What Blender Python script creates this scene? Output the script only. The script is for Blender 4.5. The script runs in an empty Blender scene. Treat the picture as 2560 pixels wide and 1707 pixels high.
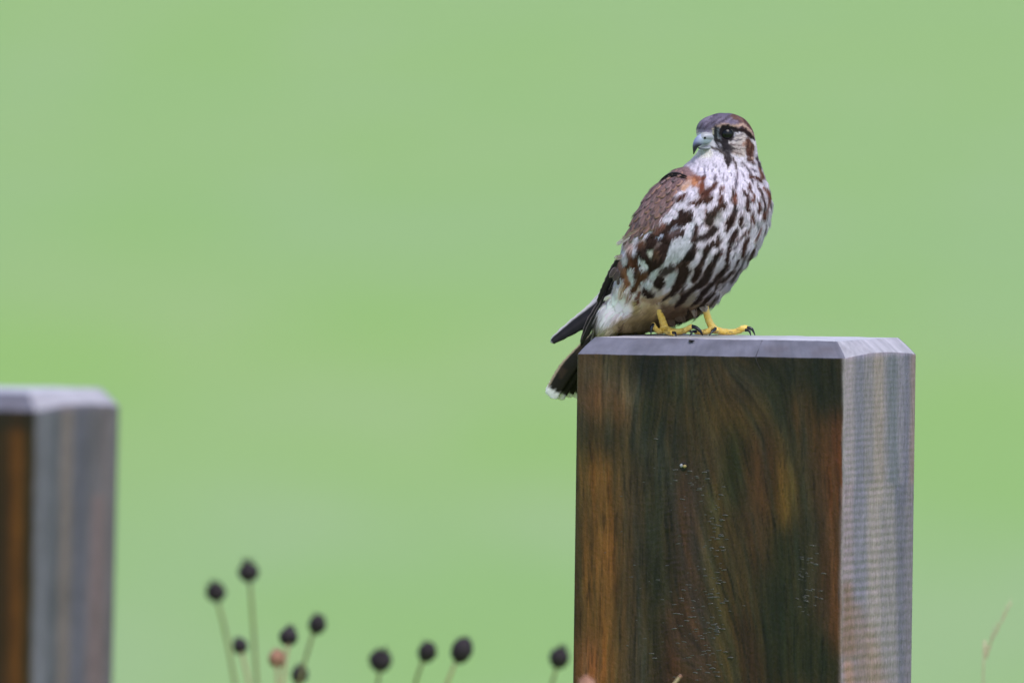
import bpy, bmesh, math, random
import numpy as np
from mathutils import Vector, noise as mnoise
from mathutils.bvhtree import BVHTree

random.seed(7)
rng = np.random.default_rng(7)
S = bpy.context.scene
COL = S.collection
R = math.radians

# ------------------------------------------------------------------ camera
F = 45900.0            # focal length in pixels of a 2560 px wide frame
D0 = 15.1              # metres to the bird
CAMZ = 1.3625
PITCH = math.atan((853.5 + 555.0) / F)
cd = bpy.data.cameras.new('camera'); cam = bpy.data.objects.new('camera', cd); COL.objects.link(cam)
cd.sensor_width = 22.3; cd.lens = 22.3 * F / 2560.0
cd.clip_start = 0.5; cd.clip_end = 9000
cam.location = (0, -D0, CAMZ); cam.rotation_euler = (math.pi / 2 - PITCH, 0, 0)
cd.dof.use_dof = True; cd.dof.focus_distance = D0 + 0.03; cd.dof.aperture_fstop = 3.6
S.camera = cam

# ------------------------------------------------------------------ light
SUN_EL, SUN_AZ = 60.0, 24.0      # azimuth measured from the camera's side towards the right
w = bpy.data.worlds.new('World'); S.world = w; w.use_nodes = True
nt = w.node_tree; nt.nodes.clear()
sky = nt.nodes.new('ShaderNodeTexSky'); sky.sky_type = 'NISHITA'; sky.sun_disc = False
sky.sun_elevation = R(SUN_EL); sky.sun_rotation = R(180 - SUN_AZ)
sky.air_density = 1.0; sky.dust_density = 2.0; sky.ozone_density = 1.0
bg = nt.nodes.new('ShaderNodeBackground'); bg.inputs['Strength'].default_value = 0.12
out = nt.nodes.new('ShaderNodeOutputWorld')
nt.links.new(sky.outputs[0], bg.inputs[0]); nt.links.new(bg.outputs[0], out.inputs[0])
sl = bpy.data.lights.new('sun', 'SUN'); sl.energy = 1.3; sl.angle = R(40); sl.color = (1.0, 0.97, 0.95)
so = bpy.data.objects.new('sun', sl); COL.objects.link(so)
sd = Vector((math.sin(R(SUN_AZ)) * math.cos(R(SUN_EL)), -math.cos(R(SUN_AZ)) * math.cos(R(SUN_EL)), math.sin(R(SUN_EL))))
so.rotation_euler = sd.to_track_quat('Z', 'Y').to_euler(); so.location = (3, -4, 6)
S.view_settings.view_transform = 'Standard'; S.view_settings.look = 'None'
S.view_settings.gamma = 1; S.view_settings.use_curve_mapping = False
S.view_settings.exposure = 0.88

# ------------------------------------------------------------------ helpers
def P(px, py, y):
    """point at depth y whose place in the 2560 px photograph is (px, py)"""
    d = D0 + y
    # exact inverse of the pitched pinhole
    cx, cy = (px - 1280.0) / F, -(py - 853.5) / F
    c, s = math.cos(PITCH), math.sin(PITCH)
    dx, dy, dz = cx, c + cy * s, -s + cy * c
    t = d / dy
    return Vector((dx * t, y, CAMZ + dz * t))

def lin(c):
    c = np.asarray(c, float) / 255.0
    return np.where(c <= 0.04045, c / 12.92, ((c + 0.055) / 1.055) ** 2.4)

def tag(o, label=None, cat=None, group=None, kind=None):
    if label: o['label'] = label
    if cat: o['category'] = cat
    if group: o['group'] = group
    if kind: o['kind'] = kind
    return o

def link(o, parent=None):
    COL.objects.link(o)
    if parent is not None: o.parent = parent
    return o

def mesh_obj(name, verts, faces, mat, parent=None, cols=None, smooth=True, uvcol=None):
    me = bpy.data.meshes.new(name)
    verts = np.asarray(verts, np.float32).reshape(-1, 3)
    me.from_pydata([], [], []) if False else None
    faces = np.asarray(faces, np.int32) if not isinstance(faces, list) else faces
    if isinstance(faces, np.ndarray):
        k = faces.shape[1]; n = faces.shape[0]
        me.vertices.add(len(verts)); me.vertices.foreach_set('co', verts.ravel())
        me.loops.add(n * k); me.loops.foreach_set('vertex_index', faces.ravel().astype(np.int32))
        me.polygons.add(n); me.polygons.foreach_set('loop_start', np.arange(0, n * k, k, dtype=np.int32))
        me.polygons.foreach_set('loop_total', np.full(n, k, np.int32))
        me.update(calc_edges=True); me.validate()
    else:
        me.from_pydata(verts.tolist(), [], faces); me.update()
    if smooth: me.polygons.foreach_set('use_smooth', [True] * len(me.polygons))
    if cols is not None:
        a = me.color_attributes.new('albedo', 'FLOAT_COLOR', 'POINT')
        c4 = np.ones((len(verts), 4), np.float32); c4[:, :3] = cols
        a.data.foreach_set('color', c4.ravel())
    me.materials.append(mat)
    o = bpy.data.objects.new(name, me)
    return link(o, parent)

def grid_faces(nr, nc, closed=False, off=0):
    r = np.arange(nr - 1)[:, None]; m = nc if closed else nc - 1
    c = np.arange(m)[None, :]; c2 = (c + 1) % nc
    f = np.stack([r * nc + c + 0 * r, r * nc + c2, (r + 1) * nc + c2, (r + 1) * nc + c], -1).reshape(-1, 4)
    return f + off

def vnoise(x, y, seed=0):
    """cheap 2-D value noise, numpy"""
    x = np.asarray(x, float) + seed * 37.17; y = np.asarray(y, float) + seed * 91.7
    xi, yi = np.floor(x).astype(np.int64), np.floor(y).astype(np.int64)
    fx, fy = x - xi, y - yi
    fx = fx * fx * (3 - 2 * fx); fy = fy * fy * (3 - 2 * fy)
    def h(a, b):
        n = (a * 374761393 + b * 668265263) & 0xffffffff
        n = ((n ^ (n >> 13)) * 1274126177) & 0xffffffff
        return ((n ^ (n >> 16)) & 0xffff) / 65535.0
    return (h(xi, yi) * (1 - fx) + h(xi + 1, yi) * fx) * (1 - fy) + (h(xi, yi + 1) * (1 - fx) + h(xi + 1, yi + 1) * fx) * fy

def fbm(x, y, seed=0, o=4):
    v, a, t = 0, 1, 0
    for i in range(o):
        v = v + a * vnoise(np.asarray(x) * 2 ** i, np.asarray(y) * 2 ** i, seed + i); t += a; a *= 0.5
    return v / t

class Painter:
    """a small map of feather (or wood) colour, one cell per photograph pixel"""
    def __init__(s, x0, y0, x1, y1, base, step=1.0):
        s.x0, s.y0, s.step = x0, y0, step
        s.w, s.h = int((x1 - x0) / step), int((y1 - y0) / step)
        s.a = np.zeros((s.h, s.w, 3)) + lin(base)
        s.ox = s.oy = 0; s.k = 1; s.halo = False
    def frame(s, ox, oy, k): s.ox, s.oy, s.k = ox, oy, k
    def _win(s, pts, pad):
        xs = [p[0] for p in pts]; ys = [p[1] for p in pts]
        i0 = max(0, int((min(xs) - pad - s.x0) / s.step)); i1 = min(s.w, int((max(xs) + pad - s.x0) / s.step) + 1)
        j0 = max(0, int((min(ys) - pad - s.y0) / s.step)); j1 = min(s.h, int((max(ys) + pad - s.y0) / s.step) + 1)
        if i1 <= i0 or j1 <= j0: return None
        X, Y = np.meshgrid(s.x0 + (np.arange(i0, i1) + .5) * s.step, s.y0 + (np.arange(j0, j1) + .5) * s.step)
        return slice(j0, j1), slice(i0, i1), X, Y
    def _mix(s, sl, a, col):
        a = a[..., None]; s.a[sl] = s.a[sl] * (1 - a) + lin(col) * a
    def stroke(s, pts, col, soft=2.0, op=1.0):
        if s.halo and sum(col) < 250 and max(p[2] for p in pts) * s.k > 5:
            s.halo = False
            s.stroke([(p[0], p[1], p[2] * 1.25 + 22) for p in pts], (138, 108, 100), 4.0, .42)
            s.halo = True; pts = [(p[0], p[1], p[2] * 1.10) for p in pts]
        q = [(s.ox + p[0] * s.k, s.oy + p[1] * s.k, max(p[2] * s.k * .5, .6)) for p in pts]
        if len(q) == 1: q = q * 2
        wn = s._win(q, max(p[2] for p in q) + soft * 2)
        if wn is None: return
        j, i, X, Y = wn; best = np.full(X.shape, 1e9)
        for (ax, ay, aw), (bx, by, bw) in zip(q[:-1], q[1:]):
            dx, dy = bx - ax, by - ay; L = dx * dx + dy * dy + 1e-9
            t = np.clip(((X - ax) * dx + (Y - ay) * dy) / L, 0, 1)
            d = np.hypot(X - ax - t * dx, Y - ay - t * dy) - (aw + t * (bw - aw))
            best = np.minimum(best, d)
        a = np.clip(.5 - best / (2 * soft), 0, 1); a = a * a * (3 - 2 * a) * op
        s._mix((j, i), a, col)
    def poly(s, pts, col, soft=4.0, op=1.0):
        q = [(s.ox + p[0] * s.k, s.oy + p[1] * s.k) for p in pts]
        wn = s._win(q, soft * 2)
        if wn is None: return
        j, i, X, Y = wn; best = np.full(X.shape, 1e9); ins = np.zeros(X.shape, bool)
        for (ax, ay), (bx, by) in zip(q, q[1:] + q[:1]):
            dx, dy = bx - ax, by - ay; L = dx * dx + dy * dy + 1e-9
            t = np.clip(((X - ax) * dx + (Y - ay) * dy) / L, 0, 1)
            best = np.minimum(best, np.hypot(X - ax - t * dx, Y - ay - t * dy))
            if by != ay:
                c = ((ay > Y) != (by > Y)) & (X < dx * (Y - ay) / dy + ax); ins ^= c
        sd_ = np.where(ins, -best, best)
        a = np.clip(.5 - sd_ / (2 * soft), 0, 1); a = a * a * (3 - 2 * a) * op
        s._mix((j, i), a, col)
    def blur(s, ri, rj, n=2):
        for _ in range(n):
            for ax, r_ in ((1, ri), (0, rj)):
                k = 2 * r_ + 1; pad = [(0, 0)] * 3; pad[ax] = (r_ + 1, r_)
                c = np.cumsum(np.pad(s.a, pad, mode='edge'), axis=ax)
                s.a = (np.take(c, range(k, c.shape[ax]), ax) - np.take(c, range(0, c.shape[ax] - k), ax)) / k
    def get(s, px, py):
        x = np.clip((np.asarray(px) - s.x0) / s.step - .5, 0, s.w - 1.001); y = np.clip((np.asarray(py) - s.y0) / s.step - .5, 0, s.h - 1.001)
        i, j = x.astype(int), y.astype(int); fx, fy = (x - i)[..., None], (y - j)[..., None]
        A = s.a
        return (A[j, i] * (1 - fx) + A[j, i + 1] * fx) * (1 - fy) + (A[j + 1, i] * (1 - fx) + A[j + 1, i + 1] * fx) * fy

def project(v):
    """inverse of P for an array of points"""
    v = np.asarray(v, float).reshape(-1, 3)
    x, y, z = v[:, 0], v[:, 1] + D0, v[:, 2] - CAMZ
    c, s = math.cos(PITCH), math.sin(PITCH)
    dep = y * c - z * s; up = y * s + z * c
    return 1280 + F * x / dep, 853.5 - F * up / dep

# ------------------------------------------------------------------ materials
def mat(name, base=(.5, .5, .5), rough=.6, attr=None, grain=None, bump=None, spec=.5, coat=0, sheen=0, sub=0):
    m = bpy.data.materials.new(name); m.use_nodes = True
    n = m.node_tree; b = n.nodes['Principled BSDF']
    b.inputs['Base Color'].default_value = (*base, 1); b.inputs['Roughness'].default_value = rough
    b.inputs['Specular IOR Level'].default_value = spec
    b.inputs['Coat Weight'].default_value = coat; b.inputs['Coat Roughness'].default_value = .15
    if sheen: b.inputs['Sheen Weight'].default_value = sheen
    src = None
    if attr:
        a = n.nodes.new('ShaderNodeAttribute'); a.attribute_name = attr; src = a.outputs['Color']
    tc = n.nodes.new('ShaderNodeTexCoord')
    if grain:     # (scale xyz, amount)
        mp = n.nodes.new('ShaderNodeMapping'); mp.inputs['Scale'].default_value = grain[0]
        nz = n.nodes.new('ShaderNodeTexNoise'); nz.inputs['Scale'].default_value = 1; nz.inputs['Detail'].default_value = 6
        nz.inputs['Roughness'].default_value = .65
        n.links.new(tc.outputs['Object'], mp.inputs['Vector']); n.links.new(mp.outputs[0], nz.inputs['Vector'])
        mr = n.nodes.new('ShaderNodeMapRange'); mr.inputs['From Min'].default_value = .25; mr.inputs['From Max'].default_value = .75
        mr.inputs['To Min'].default_value = 1 - grain[1]; mr.inputs['To Max'].default_value = 1 + grain[1]
        n.links.new(nz.outputs['Fac'], mr.inputs['Value'])
        mx = n.nodes.new('ShaderNodeVectorMath'); mx.operation = 'MULTIPLY'
        if src is None:
            rgb = n.nodes.new('ShaderNodeRGB'); rgb.outputs[0].default_value = (*base, 1); src = rgb.outputs[0]
        n.links.new(src, mx.inputs[0]); n.links.new(mr.outputs[0], mx.inputs[1]); src = mx.outputs[0]
    if src is not None: n.links.new(src, b.inputs['Base Color'])
    if bump:      # (scale xyz, strength, distance)
        mp = n.nodes.new('ShaderNodeMapping'); mp.inputs['Scale'].default_value = bump[0]
        nz = n.nodes.new('ShaderNodeTexNoise'); nz.inputs['Scale'].default_value = 1; nz.inputs['Detail'].default_value = 5
        n.links.new(tc.outputs['Object'], mp.inputs['Vector']); n.links.new(mp.outputs[0], nz.inputs['Vector'])
        bp = n.nodes.new('ShaderNodeBump'); bp.inputs['Strength'].default_value = bump[1]; bp.inputs['Distance'].default_value = bump[2]
        n.links.new(nz.outputs['Fac'], bp.inputs['Height']); n.links.new(bp.outputs[0], b.inputs['Normal'])
    return m

M_PLUM = mat('feather_down', rough=.85, attr='albedo', spec=.12, sheen=.0)
M_FEATH = mat('feather_vane', rough=.6, attr='albedo', spec=.25, grain=((900, 900, 900), .12))
M_SKIN = mat('scaly_leg_skin', rough=.45, attr='albedo', grain=((700, 700, 1100), .16), bump=((900, 900, 1600), .5, .0006), spec=.4)
M_HORN = mat('talon_horn', (.012, .013, .02), .25, spec=.5)
M_BEAK = mat('beak_horn', rough=.3, attr='albedo', spec=.45)
M_EYE = mat('eye', (.004, .004, .006), .12, spec=.28)
M_LID = mat('eyelid', (.022, .022, .026), .6, grain=((1500, 1500, 1500), .3))
M_WOOD = mat('weathered_wood', rough=.5, attr='albedo', grain=((420, 420, 60), .34), bump=((420, 420, 260), .7, .0010), spec=.24)
M_END = mat('weathered_end_grain', rough=.5, attr='albedo', grain=((160, 160, 160), .10), bump=((160, 160, 160), .25, .0006), spec=.4)
M_STEM = mat('dry_stem', (.27, .22, .11), .7, grain=((60, 60, 12), .35))
M_HEAD = mat('seed_head', (.016, .009, .015), .8, grain=((300, 300, 300), .4))
M_HEAD2 = mat('seed_head_tan', (.30, .15, .10), .8, grain=((300, 300, 300), .4))
M_STALK = mat('dry_grass_stalk', (.46, .36, .26), .7, grain=((80, 80, 20), .3))

# ------------------------------------------------------------------ ground: a wide grass field
def field():
    m = bpy.data.materials.new('grass_field'); m.use_nodes = True
    n = m.node_tree; b = n.nodes['Principled BSDF']; b.inputs['Roughness'].default_value = .55
    b.inputs['Specular IOR Level'].default_value = .30
    tc = n.nodes.new('ShaderNodeTexCoord')
    def noise(sc, det, loc):
        mp = n.nodes.new('ShaderNodeMapping'); mp.inputs['Scale'].default_value = sc; mp.inputs['Location'].default_value = loc
        mp.inputs['Rotation'].default_value = (0, 0, R(-2.2))
        z = n.nodes.new('ShaderNodeTexNoise'); z.inputs['Scale'].default_value = 1; z.inputs['Detail'].default_value = det
        n.links.new(tc.outputs['Object'], mp.inputs['Vector']); n.links.new(mp.outputs[0], z.inputs['Vector'])
        return z.outputs['Fac']
    def ramp(f, c0, c1, p0=.35, p1=.65):
        r = n.nodes.new('ShaderNodeValToRGB'); r.color_ramp.elements[0].color = (*c0, 1); r.color_ramp.elements[1].color = (*c1, 1)
        r.color_ramp.elements[0].position = p0; r.color_ramp.elements[1].position = p1
        n.links.new(f, r.inputs[0]); return r.outputs[0]
    a = ramp(noise((1.3, .16, 1), 4, (3, 3.2, 0)), (.210, .352, .062), (.240, .350, .104), .42, .60)
    c = ramp(noise((.22, .07, 1), 3, (9, 4.6, 0)), (1.02, 1.03, .74), (1.0, 1.0, 1.10))
    g = ramp(noise((30, 30, 30), 5, (0, 0, 0)), (.8, .8, .8), (1.2, 1.2, 1.2))
    m1 = n.nodes.new('ShaderNodeVectorMath'); m1.operation = 'MULTIPLY'; n.links.new(a, m1.inputs[0]); n.links.new(c, m1.inputs[1])
    m2 = n.nodes.new('ShaderNodeVectorMath'); m2.operation = 'MULTIPLY'; n.links.new(m1.outputs[0], m2.inputs[0]); n.links.new(g, m2.inputs[1])
    n.links.new(m2.outputs[0], b.inputs['Base Color'])
    rad, seg = 4000.0, 64
    rr = [0.01, 20, 60, 150, 400, 1200, rad]
    v = [(r_ * math.cos(2 * math.pi * i / seg), r_ * math.sin(2 * math.pi * i / seg), 0) for r_ in rr for i in range(seg)]
    o = mesh_obj('grass_field', v, grid_faces(len(rr), seg, True), m, smooth=False)
    tag(o, 'wide pale green grass field falling out of focus behind the posts', kind='structure')
field()

# ------------------------------------------------------------------ posts
TH = R(29.1); CT, ST = math.cos(TH), math.sin(TH)
PW, PD = .25, .125
ZT = CAMZ - 0.4615 + 0.0013       # top of the posts
UX = Vector((CT, -ST, 0))         # along the wide face, left to right
UY = Vector((ST, CT, 0))          # into the post, away from the camera

def post_paint_main():
    p = Painter(1420, 820, 2320, 1730, (58, 47, 30), 2.0)
    p.frame(1420, 820, .39116)
    # wide face, upper half
    p.poly([(60, 150), (400, 150), (440, 420), (470, 620), (60, 560)], (72, 62, 46), 14)
    p.poly([(70, 330), (330, 360), (440, 600), (70, 520)], (98, 66, 44), 14)
    p.stroke([(90, 190, 50), (190, 230, 30)], (122, 80, 58), 5)
    p.stroke([(330, 330, 60), (400, 420, 110), (420, 540, 60)], (104, 94, 78), 10)
    p.stroke([(240, 500, 60), (290, 520, 50)], (120, 84, 40), 8)
    p.poly([(400, 150), (1770, 190), (1770, 420), (1200, 300), (900, 230), (420, 300)], (34, 33, 30), 18)
    p.stroke([(500, 220, 150), (480, 330, 160)], (33, 31, 30), 20)
    p.stroke([(480, 480, 90), (520, 600, 110)], (44, 50, 30), 12)
    p.stroke([(600, 350, 60), (720, 380, 90)], (36, 46, 28), 14)
    p.stroke([(700, 260, 80), (1000, 330, 120), (1130, 400, 90)], (72, 58, 42), 16)
    p.stroke([(900, 560, 220), (1150, 580, 200), (1230, 470, 100)], (76, 60, 32), 22)
    p.stroke([(1050, 220, 100), (1120, 190, 60)], (66, 54, 34), 14)
    p.stroke([(1080, 440, 120), (1160, 440, 60)], (50, 38, 30), 10)
    p.stroke([(1300, 300, 160), (1400, 600, 160), (1420, 1100, 110)], (42, 46, 34), 22)
    p.stroke([(1600, 240, 250), (1640, 480, 220)], (33, 35, 27), 24)
    p.stroke([(1480, 500, 110), (1480, 650, 90)], (76, 52, 28), 14)
    p.stroke([(1740, 600, 70), (1740, 860, 110), (1730, 1120, 160)], (112, 54, 24), 16)
    p.stroke([(1620, 620, 60), (1600, 800, 100), (1640, 1120, 130)], (84, 54, 30), 20)
    p.stroke([(1460, 640, 12), (1490, 760, 12), (1540, 830, 12), (1590, 700, 12)], (82, 66, 46), 4)
    p.stroke([(1370, 700, 40), (1390, 960, 90), (1400, 1120, 90)], (92, 70, 30), 14)
    p.stroke([(1250, 720, 120), (1240, 1120, 180)], (78, 52, 32), 20)
    p.stroke([(1060, 650, 60), (1040, 900, 120), (1080, 1100, 100)], (44, 52, 28), 18)
    p.stroke([(900, 740, 120), (940, 1120, 120)], (78, 60, 38), 18)
    p.stroke([(500, 700, 200), (560, 900, 240), (620, 1125, 240)], (58, 58, 48), 24)
    p.stroke([(640, 640, 90), (700, 780, 60)], (30, 28, 22), 12)
    p.stroke([(760, 900, 90), (800, 1120, 80)], (74, 52, 40), 14)
    p.stroke([(110, 640, 120), (330, 700, 140)], (60, 52, 38), 20)
    p.stroke([(110, 800, 100), (120, 1120, 150)], (86, 68, 34), 16)
    p.stroke([(230, 860, 60), (240, 1120, 110)], (124, 88, 36), 14)
    p.stroke([(340, 880, 60), (350, 1120, 60)], (70, 66, 50), 12)
    # wide face, lower half
    p.frame(1420, 1200, .39116)
    p.stroke([(180, 0, 180), (200, 400, 240), (190, 800, 240), (200, 1296, 260)], (112, 76, 30), 16)
    p.stroke([(120, 100, 30), (100, 700, 30), (120, 1296, 40)], (62, 48, 26), 8)
    p.stroke([(270, 250, 30), (250, 700, 36), (300, 1296, 30)], (142, 94, 40), 8)
    p.stroke([(330, 600, 20), (335, 720, 20)], (30, 22, 12), 4)
    p.stroke([(150, 260, 14), (155, 420, 16)], (30, 22, 12), 4)
    p.stroke([(140, 1050, 70), (150, 1296, 100)], (140, 84, 52), 12)
    p.stroke([(420, 0, 160), (430, 500, 140), (430, 1296, 120)], (68, 56, 44), 18)
    p.stroke([(540, 100, 110), (560, 600, 90), (560, 1100, 90)], (58, 58, 40), 16)
    p.stroke([(750, 100, 190), (780, 600, 190), (820, 1000, 150), (850, 1296, 150)], (70, 50, 42), 16)
    p.stroke([(660, 840, 90), (660, 1296, 120)], (80, 50, 38), 14)
    p.stroke([(930, 100, 90), (920, 500, 60), (960, 800, 60), (1040, 1200, 80), (1080, 1296, 80)], (88, 76, 40), 8)
    p.poly([(1000, 150), (1110, 300), (1180, 500), (1260, 800), (1300, 1296), (1130, 1296), (1040, 1000), (960, 600), (940, 250)], (68, 54, 30), 10)
    p.stroke([(1200, 0, 150), (1180, 260, 150), (1240, 560, 60)], (76, 52, 32), 16)
    p.stroke([(1390, 0, 100), (1390, 240, 90)], (100, 76, 18), 14)
    p.stroke([(1380, 380, 190), (1370, 700, 260), (1360, 1000, 200)], (40, 42, 26), 22)
    p.poly([(1230, 850), (1500, 800), (1740, 1050), (1740, 1296), (1230, 1296)], (42, 44, 26), 20)
    p.stroke([(1530, 0, 90), (1530, 260, 120), (1540, 760, 130)], (52, 52, 40), 16)
    p.stroke([(1690, 0, 150), (1700, 350, 120), (1690, 800, 130), (1710, 1050, 60)], (98, 56, 28), 12)
    p.stroke([(1735, 0, 40), (1735, 600, 40), (1720, 1000, 30)], (108, 62, 28), 6)
    p.stroke([(1110, 900, 120), (1180, 1250, 160)], (58, 36, 22), 16)
    p.blur(9, 13, 2)
    jj, ii = np.mgrid[0:p.h, 0:p.w]
    X, Y = p.x0 + ii * p.step, p.y0 + jj * p.step
    arc = np.exp(-((X - 1800) / 130.0) ** 2)
    bend = X + 9 * np.sin(Y / 210.0 + X / 90.0) - .30 * (Y - 1250) * arc + np.clip(1100 - Y, 0, 400) * .35 * np.tanh((X - 1740) / 60.0) * np.exp(-((X - 1740) / 170.0) ** 2)
    fine = fbm(bend / 5.0, Y / 130.0, 101, 4); mid_ = fbm(bend / 26.0, Y / 190.0, 102, 3); blo = fbm(X / 60.0, Y / 80.0, 103, 4)
    m_ = p.a.mean(2, keepdims=True)
    p.a = m_ + (p.a - m_) * .80
    rings = .5 + .5 * np.sin(bend / 7.5 + 5 * mid_)
    wet = np.clip((fbm(bend / 34.0, Y / 420.0, 107, 3) - .42) * 3.2, 0, 1)
    edge_ = np.clip((1590 - X + 26 * (mid_ - .5)) / 60, 0, 1) + np.clip((X - 2050) / 40, 0, 1) * .6
    p.a = p.a * (.34 + .95 * fine + .22 * rings)[..., None] * (.86 + .28 * blo)[..., None] * (1 - .30 * wet * (1 - np.clip(edge_, 0, 1)))[..., None]
    warm0 = np.clip(edge_, 0, 1)[..., None] * np.clip((Y - 980) / 200, 0, 1)[..., None]
    p.a = p.a * (1 + warm0 * np.array([.12, .02, -.18]))
    streak = np.clip((fbm(bend / 3.2, Y / 90.0, 105, 3) - .62) * 7, 0, 1)[..., None]; p.a = p.a * (1 - .55 * streak)
    warm = np.clip((fbm(bend / 12.0, Y / 150.0, 104, 3) - .5) * 1.6, -.5, .5)[..., None]
    p.a = np.clip(p.a * np.array([.97, .90, .76]) * (1 + warm * np.array([.5, .1, -.35])), .003, .6)
    # narrow face
    p.frame(1420, 820, .39116)
    x0, x1 = 1762, 2250
    p.poly([(x0, 100), (x1, 100), (x1, 2300), (x0 - 20, 2300)], (126, 121, 126), 1.2)
    for xa, xb, c in ((1790, 1800, (144, 134, 138)), (1870, 1865, (110, 109, 122)), (1925, 1930, (122, 117, 121)), (1985, 1985, (142, 130, 122)),
                      (2075, 2085, (98, 103, 112)), (2140, 2150, (118, 115, 128)), (2180, 2175, (102, 101, 116)), (2220, 2210, (132, 114, 110))):
        p.stroke([(xa, 190, 62), (xb, 1100, 66)], c, 7, .8)
    p.frame(1420, 1200, .39116)
    for xa, xb, c in ((1790, 1780, (140, 126, 130)), (1860, 1860, (116, 114, 126)), (1960, 1960, (144, 134, 130)), (2050, 2060, (130, 124, 124)),
                      (2130, 2150, (94, 94, 108)), (2200, 2190, (114, 108, 116))):
        p.stroke([(xa, 60, 80), (xb, 1296, 86)], c, 9, .8)
    p.stroke([(1790, 680, 60), (1790, 1080, 110)], (112, 82, 52), 14, .6)
    p.stroke([(1850, 820, 60), (1900, 1080, 160), (1920, 1296, 220)], (134, 108, 88), 24, .55)
    p.stroke([(1790, 1180, 60), (1800, 1296, 60)], (150, 118, 100), 10, .8)
    return p

def post_paint_left():
    p = Painter(-560, 900, 340, 1730, (52, 34, 12), 3.0)
    for x, c, ww in ((-500, (60, 44, 24), 60), (-380, (86, 52, 22), 70), (-260, (52, 44, 26), 60), (-140, (96, 56, 20), 60), (0, (36, 28, 16), 26), (42, (98, 56, 18), 40),
                     (78, (44, 34, 14), 16), (20, (60, 36, 16), 30)):
        p.stroke([(x, 1020, ww * .8), (x - 8, 1730, ww)], c, 8, .85)
    p.stroke([(-560, 1040, 60), (85, 1045, 60)], (32, 26, 18), 18, .8)
    p.poly([(90, 900), (340, 900), (340, 1730), (78, 1730)], (92, 88, 94), 1.5)
    for x, c, ww in ((112, (98, 98, 106), 34), (140, (78, 80, 88), 20), (168, (108, 97, 94), 30), (205, (82, 80, 92), 34), (236, (94, 89, 96), 24),
                     (266, (100, 91, 95), 34)):
        p.stroke([(x, 1030, ww), (x - 12, 1730, ww)], c, 7, .85)
    p.stroke([(245, 1250, 30), (235, 1707, 40)], (120, 96, 96), 10, .5)
    jj, ii = np.mgrid[0:p.h, 0:p.w]; X, Y = p.x0 + ii * p.step, p.y0 + jj * p.step
    p.a *= (.55 + .55 * fbm(X / 16.0 + .01 * Y, Y / 240.0, 111, 4) + .4 * fbm(X / 50.0, Y / 90.0, 112, 3))[..., None]
    return p

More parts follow.
